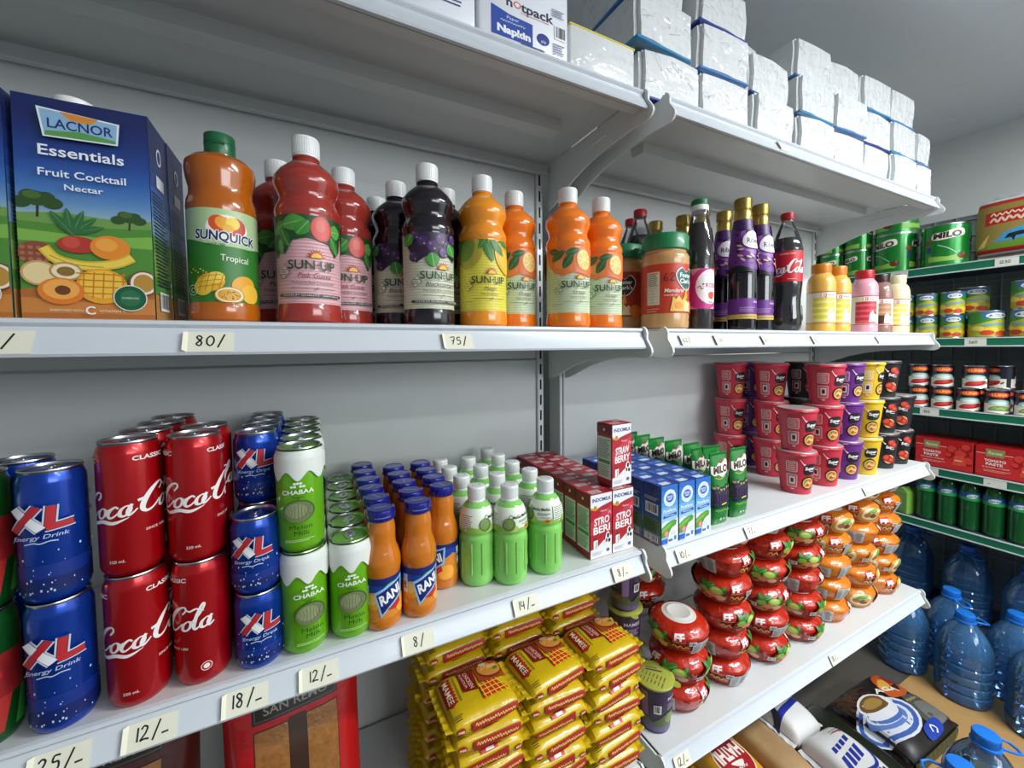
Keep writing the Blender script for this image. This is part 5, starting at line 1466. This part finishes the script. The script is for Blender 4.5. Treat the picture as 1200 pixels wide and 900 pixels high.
for i, (x, n) in enumerate(xs_):
    w = .99 if i < 7 else .66
    for k in range(n):
        pr = nk[(i+k) % 3]
        yo = {0: -.350, 1: -.345, 2: -.335}[k]+jit(.004)
        where = 'at the left end, beside the shelf joint' if i == 0 else 'at the right end of the shelf' if i == 7 else 'in the %s from the shelf joint' % cn[i]
        place(pr, (x+jit(.003)-(.02 if (i == 0 and k) else 0), yo+.005+jit(.006), Z_T+.0985*k), jit(.05), '%s clear wrapped napkin pack %s' % (ln[k] if n == 3 else ('bottom', 'top')[k], where), g, scale=(w if i < 7 else .66, 1, 1))
place(nk[0], (.395, -.255, Z_T+.197), .02, 'clear wrapped napkin pack set back on top of the third column', g)
place(nk[1], (.540, -.170, Z_T+.197), .03, 'clear wrapped napkin pack set back behind the fourth column top', g) if False else None
# printed napkin packs on the left
def printed_pack(label, x, w, h, seed, main=True):
    t = thing('napkin_pack', label, 'napkins', (x, -.344, Z_T))
    b = MB(); b.box(-w/2, 0, 0, w/2, .20, h, mat('e3e6ee', .35, 0, .5, .04, .5, .5, 25), .006, 2); b.build('napkin_block', t)
    a = Art((-w/2+.004, .004, w/2-.004, h-.004))
    if main:
        a.T('26304a', 'h', -.030, .095, .018, None, .02); a.E('d8785a', -.016, .094, .007); a.E('e3e6ee', -.016, .094, .0042); a.T('26304a', 'tpack', .021, .094, .018, .060, .02); a.lines('d89a8a', -.010, .045, .079, .083, 1, .0016)
        a.P('2a4aa0', [(-.062, .020), (.012, .020), (.012, .066), (-.03, .069), (-.062, .078)]); a.T('c0ccea', 'Paper', -.024, .062, .006, .022, .01); a.scrawl('c0ccea', -.046, -.002, .053, .004, .0012); a.T('f0f2f6', 'Napkin', -.022, .036, .014, .058, .05, 0, 0)
        a.E('2a3a8a', .032, .044, .012); a.T('c0ccea', 'ply', .033, .040, .006, None, .02); a.barcode(.054, .055, .076, .085, 3); a.lines('3a4a7a', .050, .074, .020, .046, 5, .0016); a.lines('3a4a7a', .048, .074, .100, .118, 4, .0014); a.lines('3a4a7a', -.010, .036, .014, .022, 1, .003)
    else:
        a.E('2a3a8a', -.018, .075, .013); a.lines('3a4a7a', -.055, -.012, .028, .045, 3, .0022); a.lines('3a4a7a', .004, .055, .024, .07, 8, .0018); a.T('2a3a6a', 'Napkin', -.03, .1, .012, .05, .03)
    if main: a.items = [(m, [[(x, max(.004, y*.76-.008)) for x, y in q] for q in pl]) for m, pl in a.items]
    p = MB(); p.art(a, flat((0, 0, 0), (1, 0, 0), (0, 0, 1))); p.build('print', t)
    return t
printed_pack('large white printed napkin pack with blue panel above the mango bottle', -.275, .166, .148, 1)
printed_pack('white printed napkin pack left of the one with the blue panel', -.432, .140, .150, 2, False)
t = thing('napkin_pack', 'low clear wrapped napkin pack with yellow rim left of the shelf joint', 'napkins', (-.112, -.340, Z_T))
b = MB(); b.box(-.074, 0, 0, .074, .12, .080, film_w, .005, 2); b.build('napkin_block', t)
b = MB(); b.box(-.0745, -.0006, .074, .0745, .1205, .0785, mat('d8c850', .4), .001); b.build('yellow_rim', t)

# ================================================================ goods on the rack
def tin(name, cat, r, h, body, art, ringm=METAL, beads=()):
    t = thing(name, None, cat)
    b = MB()
    p = [(r*.97, 0), (r*1.01, .0008), (r*1.01, .003), (r*.985, .0045)]
    for z in beads: p += [(r*.985, z-.004), (r*.965, z), (r*.985, z+.004)]
    p += [(r*.985, h-.0045), (r*1.01, h-.003), (r*1.01, h-.0008), (r*.97, h)]
    b.lathe(p[3:-3], body, 48, close=False)
    if art: b.art(art, around(p, r), r*2*PI/48, [z for _, z in p[3:-3]])
    b.build('tin_body', t)
    for nm, q in (('bottom_rim', p[:4]), ('lid', [*p[-4:], (r*.93, h-.002), (.0001, h-.002)])):
        k = MB(); k.lathe(q if nm == 'lid' else [(.0001, .0005)]+q, ringm, 48, close=False); k.build(nm, t)
    return t
gt = mat('12802c', .25, .3, .4, .05)
a = Art(); R_, H_ = .076, .176; C = 2*PI*R_
for ox in (-C/3, 0, C/3):
    a.P('e8e0d4', [(ox-.05, .118), (ox-.03, .110), (ox+.0, .112), (ox+.03, .118), (ox+.054, .126), (ox+.05, .150), (ox+.02, .152), (ox-.01, .142), (ox-.044, .140)], True); a.T('2a1814', 'MILO', ox, .130, .022, .084, .05, .12, .06)
    a.P('8aba4a', [(ox-.06, .02), (ox+.05, .02), (ox+.055, .05), (ox+.0, .038), (ox-.06, .045)]); a.E('5a2a1c', ox+.048, .040, .018, .014); a.S('a8d8b0', [(ox-.03, .09), (ox+.0, .075), (ox+.03, .05)], .003); a.P('2a3a6a', [(ox-.068, .06), (ox-.052, .062), (ox-.05, .085), (ox-.066, .088)]); a.E('8a3a2a', ox-.062, .105, .012, .010)
mt = tin('drink_powder_tin', 'tin', R_, H_, gt, a)
g = 'green drink powder tins'
place(mt, (1.885, -.205, RZ[0]), -1.20, 'large green powder tin left of the gold milk powder bag', g)
place(mt, (1.885, -.040, RZ[0]), -1.9, 'large green powder tin, lower one of the stack left of the single tin', g)
place(mt, (1.885, -.041, RZ[0]+.1764), -2.3, 'large green powder tin, upper one of the stack left of the single tin', g)
a = Art(); r2, h2 = .052, .128; C = 2*PI*r2
for ox in (-C/3, 0, C/3):
    a.P('e8e0d4', [(ox-.034, .078), (ox-.01, .074), (ox+.02, .078), (ox+.036, .084), (ox+.032, .102), (ox+.0, .098), (ox-.03, .096)], True); a.T('2a1814', 'MILO', ox, .087, .014, .054, .05, .12, .06)
    a.P('8aba4a', [(ox-.04, .012), (ox+.04, .012), (ox+.04, .034), (ox-.04, .028)]); a.S('bfe0c0', [(ox-.045, .012), (ox-.045, .12)], .004, False, False)
ms = tin('drink_powder_tin', 'tin', r2, h2, gt, a)
for nm, y in (('nearest', .094), ('middle', .204), ('farthest', .314)):
    for k in range(2): place(ms, (1.860, y, RZ[0]+.1284*k), -1.9+jit(.5), '%s small green powder tin in the %s stack seen behind the shelf end' % (('lower', 'upper')[k], nm), g)

# milk powder bag, gold and red, standing upright with its sealed edges at top and bottom
W, Dp, H = .225, .300, .095
fn, tot = pillow_map(W, Dp, H, 2.6, 5, 0, 3)
f = Art((-.146, .004, .146, .222))
f.R('9a8440', -.146, .004, .146, .222); f.R('b81f1c', -.146, .010, .146, .024); f.R('d8dce0', -.146, .004, .146, .010)
f.P('b81f1c', [(-.115, .118), (.035, .124), (.045, .176), (-.115, .168)]); f.scrawl('f0dcc0', -.10, .02, .158, .014, .0045); f.scrawl('e8c8b0', -.10, .03, .136, .018, .007, 5); f.P('b81f1c', [(-.146, .196), (.146, .200), (.146, .212), (-.146, .208)]); f.R('d8dce0', -.146, .212, .146, .222)
f.P('4a9ac8', [(-.09, .050), (-.06, .085), (.0, .105), (.08, .1), (.146, .09), (.146, .04)]); f.P('6a9a2c', [(-.11, .024), (.146, .024), (.146, .05), (.0, .055), (-.11, .04)])
f.P('16202a', [(-.06, .058), (-.05, .075), (-.02, .08), (.012, .078), (.03, .09), (.038, .086), (.026, .068), (.02, .05), (.015, .065), (-.03, .064), (-.036, .045), (-.042, .06)]); f.P('e8c86a', [(-.14, .03), (-.10, .085), (-.115, .035)]); f.P('f0e0a0', [(.06, .12), (.12, .135), (.14, .115), (.09, .105)])
g2 = Art(); vc = H*.25+Dp*.5
g2.items = [(m, [[(y-.113, vc-x) for x, y in q] for q in pl]) for m, pl in f.items]
mp = soft_pack('milk_powder_bag', W, Dp, H, mat('b09a4a', .3, .5, .4, .1, .5, .5, 30), g2, 2.6, 5, .014, 3, mat('c9ccd0', .3, .3, .4))
place(mp, (1.935, -.445, RZ[0]+.128), 0, 'gold and red milk powder bag standing on the uppermost rack shelf', None, 0, -PI/2+.06)

# fruit cocktail cans
def fruit_can(r, h):
    a = Art((-PI*r, .004, PI*r, h-.005)); C = 2*PI*r
    for ox in (-C/2, 0, C/2):
        a.P('3a8a2c', [(ox-C/4, h), (ox+C/4, h), (ox+C/4, h*.5), (ox+C*.05, h*.7), (ox-C/4, h*.45)]); a.P('3a6aa0', [(ox-C*.16, h), (ox+C*.16, h), (ox+C*.12, h*.72), (ox-C*.12, h*.70)])
        a.E('e8ecf0', ox, h*.80, C*.10, h*.10); a.P('2c4a6a', [(ox-C*.085, h*.77), (ox+C*.085, h*.77), (ox+C*.06, h*.84), (ox-C*.06, h*.84)]); a.scrawl('eef2f4', ox-C*.05, ox+C*.05, h*.80, h*.05, h*.02)
        a.P('7aa0b8', [(ox-C*.14, h*.50), (ox+C*.12, h*.56), (ox+C*.12, h*.47), (ox-C*.14, h*.42)])
        rd = random.Random(3)
        for cc in ('e8b02c', 'f0c83c', 'e08a2a', 'f2d860', 'c83a2a', 'e8a03c', 'd8c84a', 'c83a2a'): a.E(cc, ox+rd.uniform(-C*.17, C*.17), h*rd.uniform(.12, .38), C*.06, h*.09)
    return tin('fruit_can', 'can', r, h, INK('b8b82c'), a)
fc1 = fruit_can(.0365, .098); fc2 = fruit_can(.051, .108)
g = 'fruit cocktail cans'
place(fc1, (1.845, -.170, RZ[1]), -1.3, 'small fruit cocktail can at the left, lower one of its stack', g)
place(fc1, (1.845, -.168, RZ[1]+.0984), -1.4, 'small fruit cocktail can at the left, upper one of its stack', g)
place(fc1, (1.845, -.247, RZ[1]), -1.2, 'small fruit cocktail can beside the left stack, lower one', g)
place(fc1, (1.847, -.245, RZ[1]+.0984), -1.1, 'small fruit cocktail can beside the left stack, upper one', g)
place(fc1, (1.845, -.092, RZ[1]), -1.2, 'small fruit cocktail can farthest left at the milk drinks, lower one', g)
place(fc1, (1.845, -.092, RZ[1]+.0984), -1.2, 'small fruit cocktail can farthest left at the milk drinks, upper one', g)
place(fc2, (1.860, -.340, RZ[1]), -.75, 'wide fruit cocktail can under the gap, single on the shelf', g)
place(fc2, (1.862, -.452, RZ[1]), -1.6, 'wide fruit cocktail can at the right picture edge, lower one', g)
place(fc2, (1.862, -.452, RZ[1]+.1084), -1.3, 'wide fruit cocktail can at the right picture edge, upper one', g)
place(fc2, (1.958, -.272, RZ[1]), -1.0, 'wide fruit cocktail can in the second row, lower one', g)
place(fc2, (1.958, -.272, RZ[1]+.1084), -1.0, 'wide fruit cocktail can in the second row, upper one', g)

# vegetable cans
def veg_can(food):
    r, h = .0345, .094; C = 2*PI*r
    a = Art((-PI*r, .004, PI*r, h-.005))
    for ox in (-C/2, 0, C/2):
        a.R('e6e0d2', ox-C*.22, .004, ox+C*.22, h*.42); a.P('1c5a5a', [(ox-C*.17, h*.42), (ox-C*.12, h*.58), (ox, h*.62), (ox+C*.12, h*.58), (ox+C*.17, h*.42)]); a.E('a8c8bc', ox, h*.46, C*.15, h*.13); a.E('d8e6e0', ox, h*.44, C*.11, h*.08)
        a.E('c8281c', ox, h*.78, C*.15, h*.115); a.E('e0503a', ox, h*.79, C*.13, h*.09); a.T('f2c83a', 'LUNA', ox, h*.785, h*.10, C*.19, .03)
        if food == 'red': a.P('b01c1c', [(ox-C*.15, h*.12), (ox-C*.10, h*.28), (ox+C*.02, h*.31), (ox+C*.14, h*.34), (ox+C*.12, h*.18), (ox-C*.02, h*.10)], True); a.P('d0403a', [(ox-C*.11, h*.18), (ox-C*.04, h*.27), (ox+C*.08, h*.29), (ox+C*.02, h*.18)], True)
        else:
            a.P('7a9a4a', [(ox-C*.13, h*.14), (ox-C*.08, h*.30), (ox+C*.05, h*.33), (ox+C*.14, h*.24), (ox+C*.12, h*.12)], True)
            for i in range(6): a.E('9aba6a', ox-C*.09+i*C*.035, h*(.2+.04*(i % 2)), C*.025, h*.04)
        leaf(a, '5a7a3a', ox+C*.17, h*.24, .014, .008, .7)
    return tin('vegetable_can', 'can', r, h, mat('121a2c', .35, .1, .3, .05), a)
vr, vg = veg_can('red'), veg_can('green'); g = 'dark vegetable cans'
for k, (pr, y, z, w) in enumerate([(vr, -.150, 0, 'bottom row, half hidden by the noodle cups'), (vr, -.226, 0, 'bottom row, second visible'), (vr, -.302, 0, 'bottom row, middle one'), (vg, -.381, 0, 'bottom row, under the open space'), (vg, -.458, 0, 'bottom row, at the picture edge'),
                                   (vr, -.150, 1, 'upper row, half hidden by the noodle cups'), (vr, -.224, 1, 'upper row, middle one'), (vr, -.318, 1, 'upper row, rightmost')]):
    place(pr, (1.842, y, RZ[2]+.0944*z), -1.15+jit(.06), '%s labelled dark can in the %s' % ('red' if pr is vr else 'green', w), g)
place(vr, (1.915, -.300, RZ[2]+.0944), -1.2, 'dark vegetable can set back in the upper row', g)
place(vr, (1.915, -.376, RZ[2]+.0944), -2.4, 'dark vegetable can turned away at the rear of the upper row', g)
for y in (-.300, -.376): place(vr, (1.915, y, RZ[2]), -1.2, 'dark vegetable can in the second bottom row, under the %s rear can' % ('left' if y > -.31 else 'right'), g)

# tomato paste boxes
def tbox(y, label):
    t = thing('tomato_paste_box', label, 'box', (1.822, y, RZ[3]))
    b = MB(); b.box(0, -.088, 0, .16, .088, .123, mat('b3141a', .4, 0, .2, .06), .0015); b.build('box_body', t)
    a = Art((-.086, .002, .086, .121))
    a.R('c8282a', -.086, .002, .086, .095); a.R('e0b0a8', -.086, .092, .086, .0945)
    for x, y_, r in ((.03, .085, .02), (.055, .07, .024), (.07, .1, .018), (.078, .045, .02), (.02, .06, .012), (.045, .04, .016)): a.E('9c1016', x, y_, r); a.E('d03a30', x-.003, y_+.003, r*.7)
    a.P('d84a3a', [(.028, .02), (.036, .062), (.062, .066), (.07, .024)]); a.R('e8b8a0', .036, .04, .058, .045)
    a.P('8a8a5a', [(-.058, .082), (-.012, .082), (-.008, .113), (-.06, .113)]); a.T('d8d0a8', 'Ranee', -.034, .098, .013, .036, .02, .2)
    a.T('f2e6e0', 'TOMATO', -.034, .066, .0095, .056, .03); a.T('f2e6e0', 'PASTE', -.036, .052, .0095, .044, .03); a.T('f0d8d0', '25 SACHETS x 70 GRAMS', -.032, .039, .0045, .072, .01); a.lines('e8c0b8', -.064, .01, .020, .030, 2, .0014)
    p = MB(); p.art(a, flat((0, 0, 0), (0, -1, 0), (0, 0, 1))); p.build('print', t)
tbox(-.240, 'red tomato paste box next to the noodle cups'); tbox(-.422, 'red tomato paste box at the right picture edge'); 

# soda bottles
SP = [(.020, .001), (.027, 0), (.031, .006), (.0318, .015), (.0310, .050), (.0318, .090), (.0318, .128), (.0318, .162), (.0300, .176), (.0235, .196), (.0160, .214), (.0132, .222), (.0126, .228)]
t = thing('soda_bottle', None, 'bottle')
MB().lathe(SP, clear_mat('green_bottle_plastic', '1a7a3c', '6abf80', .35, .05), 40, close=False).build('bottle_plastic', t)
MB().lathe([(r*.95, max(z, .002)) for r, z in band(SP, .001, .205)], mat('14662f', .15, 0, .4, .05), 40).build('soda', t)
cap_mesh(.0145, .2280, .2420, PLA('1c8a44'), True, 36).build('cap', t)
C = 2*PI*.0318; a = Art((-C/2, .1285, C/2, .1615))
for ox in (-C/2, 0, C/2):
    a.P('1f9a4a', [(ox-C/4, .1285), (ox+C/4, .1285), (ox+C/4, .143), (ox-C/4, .140)]); a.E('c8dcd8', ox-.004, .147, .017, .0085, .15); a.T('1a4a9a', 'Sprite', ox-.002, .1475, .0085, .030, .03, .2, .12, 'e8f0ee', .04); a.E('e0d83a', ox+.012, .153, .002)
sleeve(SP, .1285, .1615, INK('1f4a8e'), .0318, a, t, 'label', 40)
g = 'green soda bottles'
for k in range(6): place(t, (1.846, -.186-.0665*k+.0, RZ[4]), -1.1+jit(.25), 'green soda bottle with blue label, %s from the left on the rack' % ORD[k], g)
for k in range(6): place(t, (1.916, -.186-.0665*k, RZ[4]), jit(2), 'green soda bottle in the second row, %s from the left' % ORD[k], g)
t = thing('small_carton', 'pale green carton peeping out beside the orange noodle bowls', 'carton', (1.85, -.118, RZ[4]), -.4)
b = MB(); b.box(-.03, -.03, 0, .03, .03, .10, mat('7fb04a', .4, 0, .2), .002); b.build('carton_body', t)
b = MB(); b.prism([(-.03, .10), (.03, .10), (0, .118)], -.028, .028, mat('7fb04a', .4, 0, .2), 'x'); b.build('gable_top', t)

# ================================================================ large water jugs
JW = [(.055, .004), (.066, 0), (.074, .006), (.0775, .018), (.0775, .040), (.0725, .046), (.0775, .052), (.0775, .074), (.0725, .080), (.0775, .086), (.0775, .108), (.0725, .114), (.0775, .120), (.0775, .142), (.0725, .148), (.0775, .154),
      (.0775, .190), (.0750, .205), (.0690, .224), (.0580, .248), (.0440, .270), (.0330, .284), (.0265, .292), (.0240, .298), (.0240, .310)]
jug_blue = clear_mat('jug_blue_plastic', '6ab2f2', 'deeefc', .17, .07)
jug_clear = clear_mat('jug_clear_plastic', 'a8c4d8', 'dbe9f2', .05, .06)
water_m = clear_mat('jug_water', '74b4f0', 'd6e9fb', .14, .02)
def jug(shell):
    t = thing('water_jug', None, 'jug')
    MB().lathe(JW, shell, 56, close=False).build('jug_body', t)
    MB().lathe([(r*.965, max(z, .003)) for r, z in band(JW, .004, .262)], water_m, 48).build('water', t)
    bm_ = PLA('1a72d0')
    c = cap_mesh(.0262, .3030, .3270, bm_, True, 44, .002); c.build('cap', t)
    h = MB(); h.lathe([(.0250, .294), (.0295, .295), (.0300, .298), (.0295, .301), (.0250, .302)], bm_, 44, close=False)
    h.tube([(-.012, -.028, .298), (-.020, -.050, .297), (-.016, -.066, .293), (0, -.071, .291), (.016, -.066, .293), (.020, -.050, .297), (.012, -.028, .298)], .0034, bm_, 8)
    h.build('carry_handle', t)
    return t
jb = jug(jug_blue); g = 'large blue water jugs'
place(jb, (1.595, -.382, .003), 1.0, 'blue water jug on the floor with its cap below the second jug row', g)
place(jb, (1.600, -.205, .003), 2.2, 'blue water jug on the floor tucked behind the right shelf end', g)
place(jb, (1.605, -.562, .003), .6, 'blue water jug on the floor cut off by the right picture edge', g)
place(jb, (1.758, -.300, .003), -.6, 'blue water jug on the floor in the second row', g)
place(jb, (1.762, -.474, .003), -.2, 'blue water jug on the floor in the second row at the picture edge', g)
place(jb, (2.030, -.085, .130), .4, 'blue water jug on the rack platform, left one', g)
place(jb, (1.985, -.285, .130), -.8, 'blue water jug on the rack platform, middle one', g)
place(jb, (1.950, -.470, .130), 1.4, 'blue water jug on the rack platform at the right picture edge', g)
jc = jug(jug_clear)
place(jc, (.955, -.588, .003), .95, 'clear water jug with blue cap and ring handle at the bottom right corner')
place(jc, (.785, -.588, .003), -2.4, 'clear water jug with blue cap half out of the bottom picture edge')

# ================================================================ bags and cardboard on the floor
t = thing('cardboard_sheet', 'flat brown cardboard sheet on the floor under the water jugs', 'cardboard', (1.28, -.55, 0))
MB().box(-.60, -.35, 0, .545, .30, .0028, mat('a98554', .85, 0, 0, .12, .2), .0005).build('sheet', t)

W, Dp, H = .30, .235, .105
fn, tot = pillow_map(W, Dp, H, 3.0, 5, 0, 6)
f = Art((-W/2+.004, -tot*.5, W/2-.004, tot*.92)); k0 = .045
f.R('1a1614', -W/2, -.06, W/2, .4); f.P('3a2a1c', [(-W/2, k0+.16), (-.02, k0+.19), (.0, k0+.26), (-W/2, k0+.26)]); rd = random.Random(4)
for i in range(60): f.E(rd.choice(('4a2a18', '5a341c', '3a2014')), rd.uniform(-.15, .0), k0+rd.uniform(.15, .23), .006, .004, rd.uniform(0, 3), 10)
f.P('4a4a44', [(.02, k0), (.14, k0), (.145, k0+.09), (.06, k0+.11), (.02, k0+.05)]); f.P('6a6a64', [(.05, k0+.005), (.13, k0+.01), (.13, k0+.06), (.06, k0+.07)], True)
g2 = f; f = Art((-W/2+.004, -tot*.5, W/2-.004, tot*.92))
f.E('c8ccd4', -.055, k0+.075, .085, .050, -.12); f.E('3a5aa0', -.055, k0+.075, .078, .045, -.12); f.E('c8ccd4', -.055, k0+.076, .066, .037, -.12); f.E('5a78b4', -.052, k0+.08, .056, .031, -.12); f.E('d4d6dc', -.05, k0+.088, .052, .030, -.12); f.E('4a68a8', -.048, k0+.086, .049, .027, -.12); f.E('d4d6dc', -.047, k0+.094, .050, .026, -.12); f.E('d8d8d8', -.045, k0+.108, .050, .024, -.12); f.E('6a4a24', -.045, k0+.108, .044, .019, -.12); f.E('9a7a3c', -.048, k0+.109, .03, .012, -.12)

f.items = [(m, [[((x+.055)*1.38-.075, (y-k0-.075)*1.35+k0+.085) for x, y in q] for q in pl]) for m, pl in f.items]; g2.items += f.items; f = g2
f.P('b8541c', [(.02, k0+.12), (.08, k0+.10), (.15, k0+.13), (.15, k0+.2), (.06, k0+.19)], True); f.P('d8a040', [(.03, k0+.15), (.06, k0+.13), (.10, k0+.165), (.07, k0+.175)], True); f.P('3a1408', [(.05, k0+.135), (.10, k0+.12), (.13, k0+.15), (.11, k0+.145)]); f.P('8a2414', [(.09, k0+.15), (.14, k0+.14), (.145, k0+.18), (.1, k0+.185)])
f.T('e0dcd0', 'AGA', .045, k0+.140, .017, .09, .03, .1, -.3); f.scrawl('b8a060', .05, .11, k0+.084, .010, .003); f.P('1c3a9a', [(-.03, k0-.012), (.055, k0-.008), (.06, k0+.022), (-.02, k0+.018)], True); f.S('e0e4f0', [(.0, k0+.0), (.014, k0+.014), (.028, k0+.002), (.014, k0-.006)], .004)
f.R('2e3a24', -W/2, -.03, W/2, .018)
for i in range(10): f.S('5a6a34', [(-.14+i*.03, -.02), (-.13+i*.03, .015)], .004, False, False)
cf = soft_pack('coffee_bag', W, Dp, H, mat('14110f', .25, 0, .6, .1, .5, .5, 25), f, 3.0, 5, .02, 6, mat('1a1412', .3, 0, .5))
place(cf, (1.165, -.330, .003), -.03, 'black coffee bag with a blue patterned cup picture')
cf2 = soft_pack('dark_bag', .115, .28, .10, mat('1e2216', .3, 0, .5, .15, .5, .5, 25), None, 3.0, 5, .02, 8)
place(cf2, (.908, -.315, .003), .0, 'dark green bag lying between the white bags and the coffee bag')

W, Dp, H = .150, .225, .10
fn, tot = pillow_map(W, Dp, H, 2.6, 5, 0, 2)
f = Art((-W/2+.003, -tot*.5, W/2-.003, tot*.95)); k0 = .05
f.E('e8d8b0', .0, k0+.10, .056, .066); f.E('a81c24', .0, k0+.10, .052, .062); f.T('f2ece0', 'HATHI', 0, k0+.088, .034, .088, .05, 0, 0); f.scrawl('f2ece0', -.02, .02, k0+.130, .008, .002); f.P('f2ece0', [(-.02, k0+.115), (-.008, k0+.128), (.012, k0+.122), (.022, k0+.112)], True)
f.R('e8b02c', -W/2, -.04, W/2, .018)
fl = soft_pack('flour_bag', W, Dp, H, FOIL('d89a1c'), f, 2.6, 5, .016, 2, mat('c88a1c', .35, 0, .3))
place(fl, (.440, -.222, .081), PI, 'yellow grain bag with a red oval badge under the lower right shelf')
kb = soft_pack('flour_bag', .110, .24, .09, mat('a5855c', .5, 0, .2, .25, .4, .5, 25), None, 2.6, 5, .018, 4, mat('b3201c', .4, 0, .2))
place(kb, (.596, -.245, .081), .0, 'clear brown grain bag with red sealed edge beside the yellow bag')
bl = MB()
def white_bag(name, label, W, Dp, H, loc, rz, f, seed):
    t_ = soft_pack(name, W, Dp, H, mat('d9d8d6', .4, 0, .3, .05, .4, .6, 22), f, 2.5, 5, .016, seed, mat('cfcfd0', .4))
    return place(t_, loc, rz, label)
k0 = .05
f = Art((-.083, -.06, .083, .26))
for i in range(4): f.P('1f2f9a', [(-.07+.01*i, k0+.03+i*.04), (.08, k0+.045+i*.04), (.08, k0+.062+i*.04), (-.07+.01*i, k0+.048+i*.04)])
f.P('2a2a3a', [(-.08, k0+.02), (-.05, k0+.04), (-.04, k0+.10), (-.06, k0+.06)])
white_bag('flour_bag', 'white bag with blue stripes under the shelf, behind the other white bag', .130, .18, .10, (.755, -.190, .081), .0, f, 5)
f = Art((-.083, -.06, .083, .26))
for i in range(4): f.P('1f2f8e', [(-.055+i*.022, k0+.045+.004*i), (-.040+i*.022, k0+.048+.004*i), (-.030+i*.022, k0+.080+.004*i), (-.045+i*.022, k0+.077+.004*i)])
for i in range(4): f.P('1f2f8e', [(-.046+i*.022, k0+.090+.004*i), (-.031+i*.022, k0+.093+.004*i), (-.027+i*.022, k0+.108+.004*i), (-.042+i*.022, k0+.105+.004*i)])
f.S('1f2f8e', [(-.062, k0+.036), (.02, k0+.030), (.05, k0+.05), (.06, k0+.09)], .008); f.scrawl('2a2a3a', .022, .048, k0+.02, .012, .0035); f.S('b81c24', [(.02, k0+.14), (.06, k0+.13), (.075, k0+.10)], .004); f.lines('3a3a44', .01, .06, k0+.135, k0+.15, 2, .002); f.P('1f2f9a', [(.062, k0+.11), (.08, k0+.06), (.083, k0+.14)])
white_bag('flour_bag', 'white bag with a blue ship like emblem in front of the dark bags', .150, .20, .10, (.755, -.385, .081), -.10, f, 7)
f = None
t = thing('cardboard_carton', 'low brown carton on the floor carrying the grain and flour bags', 'carton', (.59, -.285, 0))
MB().box(-.25, -.21, 0, .25, .19, .080, mat('8f7048', .85, 0, 0, .15, .2), .002).build('carton_body', t)
